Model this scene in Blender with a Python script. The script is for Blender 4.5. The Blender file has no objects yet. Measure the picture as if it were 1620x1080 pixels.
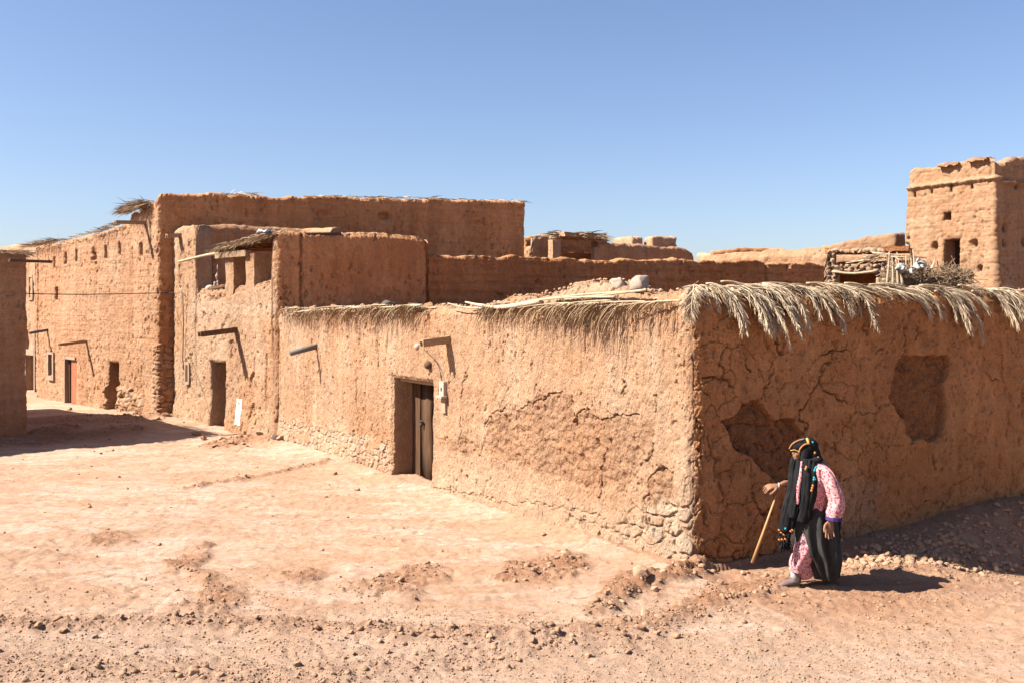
import bpy, bmesh, math, random
import numpy as np
from mathutils import Vector, Matrix
R = math.radians
random.seed(7); rng = np.random.default_rng(7)
S = bpy.context.scene
COL = S.collection

# ------------------------------------------------------------------ camera, sky, sun
EYE = 2.84; FP = 1575.0; HZ = 490.0
cam_d = bpy.data.cameras.new('camera'); cam = bpy.data.objects.new('camera', cam_d); COL.objects.link(cam)
cam.location = (0, 0, EYE); cam.rotation_euler = (R(90), 0, 0)
cam_d.sensor_width = 36; cam_d.lens = 35; cam_d.shift_y = -(540-HZ)/1620; cam_d.clip_end = 5000
S.camera = cam
SUN_EL = R(44.5); SUN_AZ = math.atan2(-.978, -.206)       # to-sun azimuth measured from +Y, clockwise
w = bpy.data.worlds.new('World'); S.world = w; w.use_nodes = True
nt = w.node_tree; bg = nt.nodes['Background']
sk = nt.nodes.new('ShaderNodeTexSky'); sk.sky_type = 'NISHITA'; sk.sun_disc = False
sk.sun_elevation = SUN_EL; sk.sun_rotation = SUN_AZ % (2*math.pi)
sk.altitude = 800; sk.air_density = 1.0; sk.dust_density = 1.9; sk.ozone_density = 3.4
mx = nt.nodes.new('ShaderNodeMix'); mx.data_type = 'RGBA'; mx.blend_type = 'MULTIPLY'; mx.inputs[0].default_value = 1; mx.inputs[7].default_value = (1.06, 1.0, 1.04, 1)
nt.links.new(sk.outputs[0], mx.inputs[6]); nt.links.new(mx.outputs[2], bg.inputs[0]); bg.inputs[1].default_value = .050
sd = bpy.data.lights.new('sun', 'SUN'); so = bpy.data.objects.new('sun', sd); COL.objects.link(so)
sd.energy = 5.0; sd.angle = R(.53); sd.color = (1, .93, .82)
so.rotation_euler = Vector((.978*math.cos(SUN_EL), .206*math.cos(SUN_EL), -math.sin(SUN_EL))).to_track_quat('-Z', 'Y').to_euler()
so.location = (-20, -5, 30)
S.view_settings.view_transform = 'Standard'; S.view_settings.look = 'None'
S.view_settings.exposure = 1.74; S.view_settings.gamma = 1
S.render.engine = 'CYCLES'; S.cycles.max_bounces = 6; S.cycles.diffuse_bounces = 4

# ------------------------------------------------------------------ numpy noise
_G = np.array([[1,1,0],[-1,1,0],[1,-1,0],[-1,-1,0],[1,0,1],[-1,0,1],[1,0,-1],[-1,0,-1],[0,1,1],[0,-1,1],[0,1,-1],[0,-1,-1],[1,1,0],[0,-1,1],[-1,1,0],[0,-1,-1]], dtype=np.float32)
def _hash(x, y, z, k=0):
    h = (x.astype(np.uint32)*np.uint32(374761393) + y.astype(np.uint32)*np.uint32(668265263) + z.astype(np.uint32)*np.uint32(2147483647) + np.uint32((k*974634777) & 0xffffffff))
    h = (h ^ (h >> np.uint32(13)))*np.uint32(1274126177); h = (h ^ (h >> np.uint32(15)))*np.uint32(2246822519)
    return h ^ (h >> np.uint32(16))
def perlin(x, y, z):
    x = np.asarray(x, dtype=np.float64); y = np.asarray(y, dtype=np.float64)+0*x; z = np.asarray(z, dtype=np.float64)+0*x
    xi = np.floor(x).astype(np.int64); yi = np.floor(y).astype(np.int64); zi = np.floor(z).astype(np.int64)
    fx = x-xi; fy = y-yi; fz = z-zi
    u = fx*fx*fx*(fx*(fx*6-15)+10); v = fy*fy*fy*(fy*(fy*6-15)+10); t = fz*fz*fz*(fz*(fz*6-15)+10)
    r = 0
    for a in (0, 1):
        for b in (0, 1):
            for c in (0, 1):
                g = _G[_hash(xi+a, yi+b, zi+c) & 15]
                d = g[..., 0]*(fx-a)+g[..., 1]*(fy-b)+g[..., 2]*(fz-c)
                r = r + d*(u if a else 1-u)*(v if b else 1-v)*(t if c else 1-t)
    return r
def fbm(x, y, z, f=1.0, o=3, sd=0.0):
    r = 0; a = 1.0
    for i in range(o):
        r = r + a*perlin(x*f+sd+i*17.3, y*f+i*5.1, z*f+i*9.7-sd); f *= 2.03; a *= .5
    return r
def voro(u, v, k=0):                       # 2-D: F1, F2, cell hash
    ui = np.floor(u).astype(np.int64); vi = np.floor(v).astype(np.int64)
    f1 = np.full(u.shape, 9.); f2 = np.full(u.shape, 9.); hc = np.zeros(u.shape)
    for a in (-1, 0, 1):
        for b in (-1, 0, 1):
            h = _hash(ui+a, vi+b, ui*0, k)
            cx = ui+a+((h & 1023)/1023.0)*.8+.1; cy = vi+b+(((h >> 10) & 1023)/1023.0)*.8+.1
            d = np.hypot(u-cx, v-cy)
            n = d < f1
            f2 = np.where(n, f1, np.minimum(f2, d)); hc = np.where(n, ((h >> 20) & 255)/255.0, hc); f1 = np.where(n, d, f1)
    return f1, f2, hc
def sst(x, a, b):
    t = np.clip((x-a)/(b-a), 0, 1); return t*t*(3-2*t)
def segdist(x, y, pl):
    d = np.full(np.shape(x), 1e9)
    for (x0, y0), (x1, y1) in zip(pl[:-1], pl[1:]):
        L = (x1-x0)**2+(y1-y0)**2+1e-12
        t = np.clip(((x-x0)*(x1-x0)+(y-y0)*(y1-y0))/L, 0, 1)
        d = np.minimum(d, np.hypot(x-x0-t*(x1-x0), y-y0-t*(y1-y0)))
    return d
def inpoly(x, y, pl):
    ins = np.zeros(np.shape(x), bool); j = len(pl)-1
    for i in range(len(pl)):
        xi, yi = pl[i]; xj, yj = pl[j]
        if yi != yj:
            ins ^= ((yi > y) != (yj > y)) & (x < (xj-xi)*(y-yi)/(yj-yi)+xi)
        j = i
    return ins
def polysd(x, y, pl):                     # signed, positive inside
    d = segdist(x, y, list(pl)+[pl[0]])
    return np.where(inpoly(x, y, pl), d, -d)

# ------------------------------------------------------------------ objects
def tag(o, label=None, cat=None, group=None, kind=None):
    if label: o['label'] = label
    if cat: o['category'] = cat
    if group: o['group'] = group
    if kind: o['kind'] = kind
    return o
def empty(name, loc, label, cat, group=None):
    o = bpy.data.objects.new(name, None); COL.objects.link(o); o.location = loc; o.empty_display_size = .2
    return tag(o, label, cat, group)
def mesh_np(name, V, quads, tris, mat, parent=None, attrs=None, smooth=True, loc=None):
    V = np.asarray(V, dtype=np.float64)
    off = np.array(loc if loc is not None else ((0, 0, 0) if parent is None else parent.matrix_basis.translation))
    if parent is not None and parent.parent is not None: off = np.array(parent.matrix_basis.translation)+np.array(parent.parent.matrix_basis.translation)
    me = bpy.data.meshes.new(name)
    nq = 0 if quads is None else len(quads); ntr = 0 if tris is None else len(tris)
    loops = np.concatenate([np.asarray(a).ravel() for a in (quads, tris) if a is not None and len(a)]).astype(np.int32)
    tot = np.concatenate([np.full(nq, 4), np.full(ntr, 3)]).astype(np.int32)
    st = np.concatenate([[0], np.cumsum(tot)[:-1]]).astype(np.int32)
    me.vertices.add(len(V)); me.vertices.foreach_set('co', (V-off).astype(np.float32).ravel())
    me.loops.add(len(loops)); me.loops.foreach_set('vertex_index', loops)
    me.polygons.add(len(tot)); me.polygons.foreach_set('loop_start', st); me.polygons.foreach_set('loop_total', tot)
    me.update(calc_edges=True); me.validate()
    if smooth: me.polygons.foreach_set('use_smooth', np.ones(len(me.polygons), bool))
    for k, a in (attrs or {}).items():
        at = me.attributes.new(k, 'FLOAT', 'POINT'); at.data.foreach_set('value', np.asarray(a, dtype=np.float32))
    if mat: me.materials.append(mat)
    o = bpy.data.objects.new(name, me); COL.objects.link(o)
    if parent is None: o.location = off
    else:
        o.parent = parent
    return o
class MB:                                  # mesh buffer
    def __init__(s): s.v = []; s.q = []; s.t = []; s.n = 0
    def add(s, V, q=None, t=None):
        V = np.asarray(V, float)
        if q is not None and len(q): s.q.append(np.asarray(q)+s.n)
        if t is not None and len(t): s.t.append(np.asarray(t)+s.n)
        s.v.append(V); s.n += len(V)
    def box(s, c, h, rot=None, jit=0.0, sub=1):
        # c centre, h half sizes, rot 3x3; subdivided box with jitter
        g = np.linspace(-1, 1, sub+1); V = []; Q = []
        for ax in range(3):
            for sg in (-1, 1):
                a, b = [(1, 2), (2, 0), (0, 1)][ax]
                base = sum(len(x) for x in V)
                A, B = np.meshgrid(g, g, indexing='ij'); P = np.zeros((A.size, 3)); P[:, ax] = sg; P[:, a] = A.ravel(); P[:, b] = B.ravel()
                V.append(P)
                for i in range(sub):
                    for j in range(sub):
                        q = [i*(sub+1)+j, (i+1)*(sub+1)+j, (i+1)*(sub+1)+j+1, i*(sub+1)+j+1]
                        if sg < 0: q = q[::-1]
                        Q.append([k+base for k in q])
        V = np.concatenate(V)*np.asarray(h, float)
        if jit:
            o = s.n*.37
            V = V + jit*np.stack([perlin(V[:, 0]*9+o, V[:, 1]*9, V[:, 2]*9+k*7.7) for k in range(3)], 1)
        if rot is not None: V = V@np.asarray(rot, float).T
        s.add(V+np.asarray(c, float), Q)
    def tube(s, pts, rad, n=8, cap=True, flat=None, ripple=0.0, rk=7, up=None):
        pts = np.asarray(pts, float); m = len(pts); rad = np.broadcast_to(np.asarray(rad, float), (m,)) if np.ndim(rad) <= 1 else np.asarray(rad, float)
        r2 = rad if rad.ndim == 2 else np.stack([rad, rad], 1)
        T = np.gradient(pts, axis=0); T /= np.linalg.norm(T, axis=1, keepdims=True)+1e-12
        ref = np.array(up if up is not None else ((0, 0, 1) if abs(T[0][2]) < .8 else (0, 1, 0)), float)
        V = []; ang = np.arange(n)*2*math.pi/n
        for i in range(m):
            a = np.cross(T[i], ref); a /= np.linalg.norm(a)+1e-12; b = np.cross(a, T[i])
            if up is None: ref = b
            rr = 1.0
            if ripple: rr = 1+ripple*(np.sin(ang*rk+i*.13+1.7*np.sin(ang*3+i*.05))*.6+perlin(np.cos(ang)*2.3+s.n, np.sin(ang)*2.3, np.full(n, i*.22)))
            V.append(pts[i]+(np.cos(ang)*rr*r2[i, 0])[:, None]*a+(np.sin(ang)*rr*r2[i, 1])[:, None]*b)
        V = np.concatenate(V); Q = []
        for i in range(m-1):
            for j in range(n):
                k = (j+1) % n; Q.append([i*n+j, i*n+k, (i+1)*n+k, (i+1)*n+j])
        t = []
        if cap:
            V = np.vstack([V, pts[0], pts[-1]]); c0 = m*n
            for j in range(n):
                k = (j+1) % n; t.append([c0, k, j]); t.append([c0+1, (m-1)*n+j, (m-1)*n+k])
        s.add(V, Q, t)
    def ball(s, c, r, n=12, rot=None):
        r = np.broadcast_to(np.asarray(r, float), (3,)); V = []; Q = []; m = n//2+1
        for i in range(m):
            th = math.pi*i/(m-1)
            for j in range(n):
                ph = 2*math.pi*j/n; V.append([math.sin(th)*math.cos(ph), math.sin(th)*math.sin(ph), math.cos(th)])
        for i in range(m-1):
            for j in range(n):
                k = (j+1) % n; Q.append([i*n+j, (i+1)*n+j, (i+1)*n+k, i*n+k])
        V = np.array(V)*r
        if rot is not None: V = V@np.asarray(rot).T
        s.add(V+np.asarray(c, float), Q)
    def blade(s, p, d, L, wd, droop=1.0, seg=4, side=None):
        p = np.array(p, float); d = np.array(d, float); d /= np.linalg.norm(d)+1e-9
        if side is None: side = np.cross(d, (0, 0, 1.))
        side = np.array(side, float); side /= np.linalg.norm(side)+1e-9; V = []
        for i in range(seg+1):
            f = i/seg; ww = wd*(1-f**2)*(.55+.45*min(1, f*4+.2))*.5+.0008
            V += [p-side*ww, p+side*ww]
            p = p+d*L/seg; d = d+np.array([0, 0, -droop/seg]); d /= np.linalg.norm(d)
        s.add(V, [[2*i, 2*i+1, 2*i+3, 2*i+2] for i in range(seg)])
    def build(s, name, mat, parent=None, smooth=True, loc=None, attrs=None):
        return mesh_np(name, np.concatenate(s.v), np.concatenate(s.q) if s.q else None, np.concatenate(s.t) if s.t else None, mat, parent, attrs, smooth, loc)
def K(x): return (x-810)/FP
def at(x, y, Y): return np.array([K(x)*Y, Y, EYE-(y-HZ)/FP*Y])
def gp(x, y, z=0.0):
    Y = FP*(EYE-z)/(y-HZ); return (K(x)*Y, Y)
def catmull(P, n):
    P = np.asarray(P, float); m = len(P); out = []
    Q = np.vstack([2*P[0]-P[1], P, 2*P[-1]-P[-2]])
    for t in np.linspace(0, m-1-1e-9, n):
        i = int(t); f = t-i; a, b, c, d = Q[i:i+4]
        out.append(.5*((2*b)+(-a+c)*f+(2*a-5*b+4*c-d)*f*f+(-a+3*b-3*c+d)*f**3))
    return np.array(out)

# ------------------------------------------------------------------ materials
class NT:
    def __init__(s, name):
        s.m = bpy.data.materials.new(name); s.m.use_nodes = True; s.t = s.m.node_tree; s.b = s.t.nodes['Principled BSDF']
        s.b.inputs['Roughness'].default_value = .95; s.b.inputs['Specular IOR Level'].default_value = .15
        s.pos = s.t.nodes.new('ShaderNodeNewGeometry').outputs['Position']
    def n(s, ty, ins=None, **kw):
        nd = s.t.nodes.new(ty)
        for k, v in kw.items(): setattr(nd, k, v)
        for k, v in (ins or {}).items():
            if isinstance(v, bpy.types.NodeSocket): s.t.links.new(v, nd.inputs[k])
            else: nd.inputs[k].default_value = v
        return nd
    def sc(s, v): return s.n('ShaderNodeVectorMath', {0: s.pos, 1: v}, operation='MULTIPLY').outputs[0]
    def noise(s, scale, det=4, rough=.55, vec=None, dist=0.0):
        return s.n('ShaderNodeTexNoise', {'Vector': vec if vec is not None else s.pos, 'Scale': scale, 'Detail': det, 'Roughness': rough, 'Distortion': dist}).outputs[0]
    def mr(s, v, a, b, c=0., d=1.): return s.n('ShaderNodeMapRange', {0: v, 1: a, 2: b, 3: c, 4: d}).outputs[0]
    def mth(s, op, a, b=0.): return s.n('ShaderNodeMath', {0: a, 1: b}, operation=op).outputs[0]
    def mix(s, f, a, b, bt='MIX'):
        nd = s.n('ShaderNodeMix', data_type='RGBA', blend_type=bt)
        for i, v in ((0, f), (6, a), (7, b)):
            if isinstance(v, bpy.types.NodeSocket): s.t.links.new(v, nd.inputs[i])
            else: nd.inputs[i].default_value = v if i == 0 else (*v, 1) if len(v) == 3 else v
        return nd.outputs[2]
    def attr(s, nm): return s.n('ShaderNodeAttribute', attribute_name=nm).outputs['Fac']
    def bump(s, h, dist, strength=1.0, prev=None):
        ins = {'Height': h, 'Distance': dist, 'Strength': strength}
        if prev is not None: ins['Normal'] = prev
        return s.n('ShaderNodeBump', ins).outputs[0]
    def out(s, col, nor=None):
        if isinstance(col, bpy.types.NodeSocket): col = s.mix(1.0, col, (.62, .62, .62), 'MULTIPLY')
        if isinstance(col, bpy.types.NodeSocket): s.t.links.new(col, s.b.inputs['Base Color'])
        else: s.b.inputs['Base Color'].default_value = (*col, 1)
        if nor is not None: s.t.links.new(nor, s.b.inputs['Normal'])
        return s.m
def adobe(name, base, red, pale, stone=(.56, .42, .30), bands=0.0, rough=1.0, fine=55):
    t = NT(name)
    f = t.mr(t.noise(.55, 4), .38, .64)
    c = t.mix(f, base, red)
    c = t.mix(t.mth('MULTIPLY', t.mr(t.noise(1.7, 5, .6, t.sc((1.2, 1.2, .35))), .5, .68), .55), c, pale)
    c = t.mix(t.mth('MULTIPLY', t.attr('patch'), .35), c, tuple(a*.8 for a in red))
    c = t.mix(t.attr('clay'), c, t.mix(t.mr(t.noise(1.1, 5, .6), .38, .62), (.92, .43, .175), (.76, .32, .12)))  # warm shade tone painted into the colour of faces turned from the sun
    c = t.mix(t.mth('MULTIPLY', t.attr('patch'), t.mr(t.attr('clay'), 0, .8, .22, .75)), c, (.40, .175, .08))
    c = t.mix(t.attr('pale'), c, pale)
    c = t.mix(t.attr('stone'), c, stone)
    m = t.mr(t.noise(7, 5, .65), .3, .7, .86, 1.14)
    m2 = t.mr(t.noise(fine, 3, .7), .25, .75, .84, 1.16)
    mm = t.mth('MULTIPLY', t.mth('MULTIPLY', m, m2), t.mr(t.noise(1.0, 6, .7, t.sc((3.2, 3.2, .22))), .35, .65, .84, 1.08))
    if bands:
        bn = t.noise(1.0, 3, .6, t.sc((.5, .5, 9.0)))
        mm = t.mth('MULTIPLY', mm, t.mr(bn, .35, .65, 1-bands, 1+bands*.6))
    c = t.mix(1.0, c, t.n('ShaderNodeCombineColor', {0: mm, 1: mm, 2: mm}).outputs[0], 'MULTIPLY')
    # straw chips in the plaster
    sv = t.n('ShaderNodeTexVoronoi', {'Vector': t.sc((34, 34, 60)), 'Scale': 1.0}, feature='F1').outputs[0]
    c = t.mix(t.mth('MULTIPLY', t.mr(sv, .16, .10), .35), c, (.60, .46, .30))
    b = t.bump(t.noise(9, 7, .74), .075*rough, .9)
    b = t.bump(t.noise(fine*.7, 5, .78), .038*rough, 1., b)
    pv = t.n('ShaderNodeTexVoronoi', {'Vector': t.sc((26, 26, 15)), 'Scale': 1.0, 'Randomness': 1.0}, feature='F1').outputs[0]
    b = t.bump(t.mth('MULTIPLY', t.mr(pv, .12, .42), 1.), .02*rough, .7, b)
    if bands: b = t.bump(bn, .05, .5, b)
    return t.out(c, b)
M = {}
M['adobe'] = adobe('adobe_plaster', (.67, .42, .265), (.61, .335, .185), (.72, .505, .35), (.72, .56, .41), rough=.9)
M['adobe_tall'] = adobe('adobe_tall_house', (.57, .325, .19), (.53, .27, .145), (.62, .40, .255), bands=.08, fine=44, rough=.6)
M['adobe_far'] = adobe('adobe_far', (.47, .28, .165), (.44, .24, .13), (.52, .34, .22), bands=.10, fine=30, rough=.6)
M['adobe_court'] = adobe('adobe_courtyard', (.66, .31, .14), (.60, .25, .10), (.70, .37, .19), bands=.16, fine=34)
def ground_mat():
    t = NT('trampled_earth')
    pale = (.68, .495, .38); mid = (.58, .36, .235); red = (.40, .205, .115); grit = (.55, .385, .285)
    n1 = t.noise(.35, 6, .62, dist=.6); n2 = t.noise(1.3, 6, .68, t.sc((.6, 1.5, 1)), .8); n3 = t.noise(11, 5, .7, t.sc((.7, 1.3, 1)), .4)
    n0 = t.noise(.9, 7, .7, t.sc((.35, .8, 1)), 1.0)
    f = t.mth('ADD', t.mth('MULTIPLY', n1, .5), t.mth('ADD', t.mth('MULTIPLY', n2, .45), t.mth('MULTIPLY', n3, .3)))
    c = t.mix(t.mr(f, .57, .68), pale, mid)
    c = t.mix(t.mth('MULTIPLY', t.mr(n0, .50, .60), .55), c, (.50, .30, .185))
    n4 = t.noise(2.6, 9, .8, t.sc((.45, 1.2, 1)), 1.2)
    c = t.mix(t.mth('MULTIPLY', t.mr(n4, .52, .60), .95), c, (.52, .295, .175))
    c = t.mix(t.mth('MULTIPLY', t.mr(t.noise(5, 8, .85, t.sc((.6, 1.6, 1)), 1.5), .56, .62), .8), c, (.42, .23, .14))
    c = t.mix(t.attr('loose'), c, t.mix(t.mr(n2, .46, .72), red, mid))
    c = t.mix(t.attr('grit'), c, grit)
    m = t.mr(t.noise(60, 4, .75), .28, .72, .84, 1.13)
    c = t.mix(1.0, c, t.n('ShaderNodeCombineColor', {0: m, 1: m, 2: m}).outputs[0], 'MULTIPLY')
    b = t.bump(t.noise(11, 8, .8, t.sc((.8, 1.2, 1))), .05, .8)
    b = t.bump(t.noise(60, 5, .8), .014, .8, b)
    return t.out(c, b)
M['ground'] = ground_mat()
def stone_mat(name, a, b_):
    t = NT(name); oi = t.n('ShaderNodeObjectInfo').outputs['Random']
    c = t.mix(t.mr(t.noise(3.1, 3), .35, .65), a, b_)
    m = t.mth('MULTIPLY', t.mr(t.noise(40, 4, .7), .3, .7, .8, 1.15), t.mr(oi, 0, 1, .85, 1.15))
    c = t.mix(1.0, c, t.n('ShaderNodeCombineColor', {0: m, 1: m, 2: m}).outputs[0], 'MULTIPLY')
    return t.out(c, t.bump(t.noise(50, 5, .7), .01, .7))
M['stone'] = stone_mat('loose_stone', (.54, .34, .22), (.42, .25, .155))
M['stone_pale'] = stone_mat('pale_stone', (.56, .44, .36), (.50, .38, .30))
M['stone_dark'] = stone_mat('dark_stone', (.16, .12, .10), (.10, .08, .07))
def simple(name, a, b_, sc=(8, 8, 8), bmp=.004, rough=.9, lo=.35, hi=.65):
    t = NT(name); t.b.inputs['Roughness'].default_value = rough
    n = t.noise(1.0, 5, .65, t.sc(sc)); return t.out(t.mix(t.mr(n, lo, hi), a, b_), t.bump(n, bmp, .8))
M['wood'] = simple('weathered_wood', (.34, .22, .13), (.50, .34, .21), (9, 9, 60), .01)
M['wood_dark'] = simple('old_dark_wood', (.09, .05, .03), (.20, .115, .07), (30, 30, 8), .012)
M['wood_door'] = simple('door_planks', (.06, .032, .018), (.15, .078, .04), (38, 38, 2.5), .008)
M['red_door'] = simple('red_painted_metal', (.42, .12, .06), (.48, .16, .085), (6, 6, 6), .001, .6)
M['pipe'] = simple('grey_pipe', (.13, .12, .12), (.20, .18, .17), (14, 14, 14), .002, .6)
M['paint'] = simple('whitewash', (.78, .74, .66), (.66, .58, .48), (9, 9, 9), .002, .8, .45, .8)
M['paint_text'] = simple('faded_blue_paint', (.30, .36, .45), (.55, .55, .52), (60, 60, 60), .001)
M['grey_cement'] = simple('grey_cement', (.36, .26, .19), (.44, .31, .225), (9, 9, 9), .003)
M['box_white'] = simple('meter_box', (.62, .50, .40), (.52, .38, .28), (30, 30, 12), .001, .6)
M['black'] = simple('dark_inside', (.02, .015, .012), (.03, .02, .015), (9, 9, 9), .001)
M['iron'] = simple('dark_iron', (.03, .03, .035), (.06, .05, .05), (40, 40, 40), .001, .5)
M['glass'] = simple('dusty_glass', (.05, .055, .06), (.09, .09, .09), (20, 20, 20), .0005, .25)
M['frond'] = simple('dry_palm_frond', (.24, .15, .085), (.46, .32, .195), (24, 24, 24), .001, .8)
M['frond_pale'] = simple('bleached_palm_frond', (.52, .39, .26), (.78, .62, .44), (24, 24, 24), .001, .8)
M['frond_mid'] = simple('aged_palm_frond', (.34, .24, .15), (.60, .45, .30), (24, 24, 24), .001, .8)
M['frond_stem'] = simple('frond_stem', (.42, .31, .20), (.60, .48, .33), (20, 20, 20), .002, .7)
M['twig'] = simple('dry_twigs', (.22, .14, .085), (.42, .30, .19), (20, 20, 20), .001)
M['plastic_blue'] = simple('pale_blue_plastic', (.30, .50, .62), (.55, .68, .74), (20, 20, 20), .004, .5)
M['plastic_white'] = simple('white_plastic', (.38, .36, .34), (.56, .54, .52), (20, 20, 20), .01, .5)
M['clay_pot'] = simple('pale_clay', (.50, .40, .32), (.62, .52, .43), (20, 20, 20), .003)
M['skin'] = simple('weathered_skin', (.27, .135, .08), (.35, .18, .11), (30, 30, 30), .002, .6)
M['black_cloth'] = simple('black_cloth', (.008, .008, .010), (.020, .019, .021), (25, 25, 9), .004, .9)
M['skirt_cloth'] = simple('charcoal_skirt_cloth', (.028, .027, .027), (.060, .058, .055), (14, 14, 5), .006, .85)
M['sock'] = simple('grey_sock', (.30, .32, .36), (.42, .44, .48), (90, 90, 90), .002)
M['shoe'] = simple('dusty_brown_shoe', (.14, .10, .10), (.24, .17, .14), (30, 30, 30), .002, .7)
M['sole'] = simple('tan_sole', (.40, .28, .16), (.50, .36, .22), (30, 30, 30), .002)
M['purple'] = simple('purple_cuff', (.06, .035, .16), (.09, .05, .22), (60, 60, 60), .002)
M['orange'] = simple('orange_trim', (.62, .17, .05), (.55, .32, .12), (70, 70, 70), .002, .8, .45, .55)
M['yellow'] = simple('yellow_trim', (.70, .50, .14), (.60, .30, .08), (80, 80, 80), .002, .8)
M['teal'] = simple('turquoise_bead', (.03, .38, .42), (.05, .48, .55), (80, 80, 80), .001, .4)
M['silver'] = simple('silver_bangle', (.55, .52, .48), (.7, .68, .65), (80, 80, 80), .001, .35)
M['cane'] = simple('varnished_cane', (.46, .24, .10), (.58, .33, .15), (30, 30, 8), .001, .45)
def floral():
    t = NT('pink_floral_cotton')
    v = t.n('ShaderNodeTexVoronoi', {'Vector': t.pos, 'Scale': 42.0}, feature='F1')
    n = t.noise(70, 3, .7)
    c = t.mix(t.mr(t.mth('ADD', v.outputs[0], t.mth('MULTIPLY', n, .7)), .78, .66), (.70, .35, .36), (.36, .05, .08))
    c = t.mix(t.mr(t.noise(55, 2), .60, .66), c, (.72, .56, .55))
    return t.out(c, t.bump(t.noise(22, 4), .01, .5))
M['floral'] = floral()

# ------------------------------------------------------------------ wall builder
class Path:
    def __init__(s, pts, fil=.12):
        s.p = np.array(pts, float); s.d = np.diff(s.p, axis=0); s.L = np.linalg.norm(s.d, axis=1); s.d /= s.L[:, None]
        s.c = np.concatenate([[0], np.cumsum(s.L)]); s.n = np.stack([s.d[:, 1], -s.d[:, 0]], 1); s.f = fil
    def ev(s, S_):
        S_ = np.asarray(S_, float); i = np.clip(np.searchsorted(s.c, S_, side='right')-1, 0, len(s.L)-1)
        P = s.p[i]+s.d[i]*(S_-s.c[i])[..., None]; N = s.n[i].copy()
        for k in range(1, len(s.L)):
            r = s.f; m = np.abs(S_-s.c[k]) < r; u = ((S_-s.c[k]+r)/(2*r))[..., None]
            a = s.p[k]-s.d[k-1]*r; b = s.p[k]; c = s.p[k]+s.d[k]*r
            P = np.where(m[..., None], a*(1-u)**2+2*u*(1-u)*b+c*u*u, P); NN = s.n[k-1]*(1-u)+s.n[k]*u
            N = np.where(m[..., None], NN/np.linalg.norm(NN, axis=-1, keepdims=True), N)
        return P, N
    def back(s, S_, T):
        S_ = np.array(S_, float); i = np.clip(np.searchsorted(s.c, S_, side='right')-1, 0, len(s.L)-1)
        for k in range(1, len(s.L)):
            cr = s.d[k-1][0]*s.d[k][1]-s.d[k-1][1]*s.d[k][0]
            if cr > 0:
                th = math.atan2(cr, float(np.dot(s.d[k-1], s.d[k]))); q = T*math.tan(th/2)
                S_ = np.where((i == k-1) & (S_ > s.c[k]-q), s.c[k]-q, S_); S_ = np.where((i == k) & (S_ < s.c[k]+q), s.c[k]+q, S_)
        return s.p[i]+s.d[i]*(S_-s.c[i])[..., None]-s.n[i]*T
    def sx(s, seg, x):                     # distance along the wall seen at column x
        k = K(x); p = s.p[seg]; d = s.d[seg]
        return s.c[seg]+(p[0]-k*p[1])/(k*d[1]-d[0])
    def sz(s, seg, x, y):
        q = s.sx(seg, x); Y = s.p[seg][1]+s.d[seg][1]*(q-s.c[seg]); return (q, EYE-(y-HZ)/FP*Y)
    def poly(s, seg, pts): return [s.sz(seg, x, y) for x, y in pts]
    def pt(s, q, z, out=0.0):
        P, N = s.ev(np.array([q])); return np.array([P[0][0]+N[0][0]*out, P[0][1]+N[0][1]*out, z])
    def frame(s, q):                       # columns: along, outward, up
        i = int(np.clip(np.searchsorted(s.c, q, side='right')-1, 0, len(s.L)-1))
        return np.array([[s.d[i][0], s.n[i][0], 0], [s.d[i][1], s.n[i][1], 0], [0, 0, 1.]])
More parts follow.
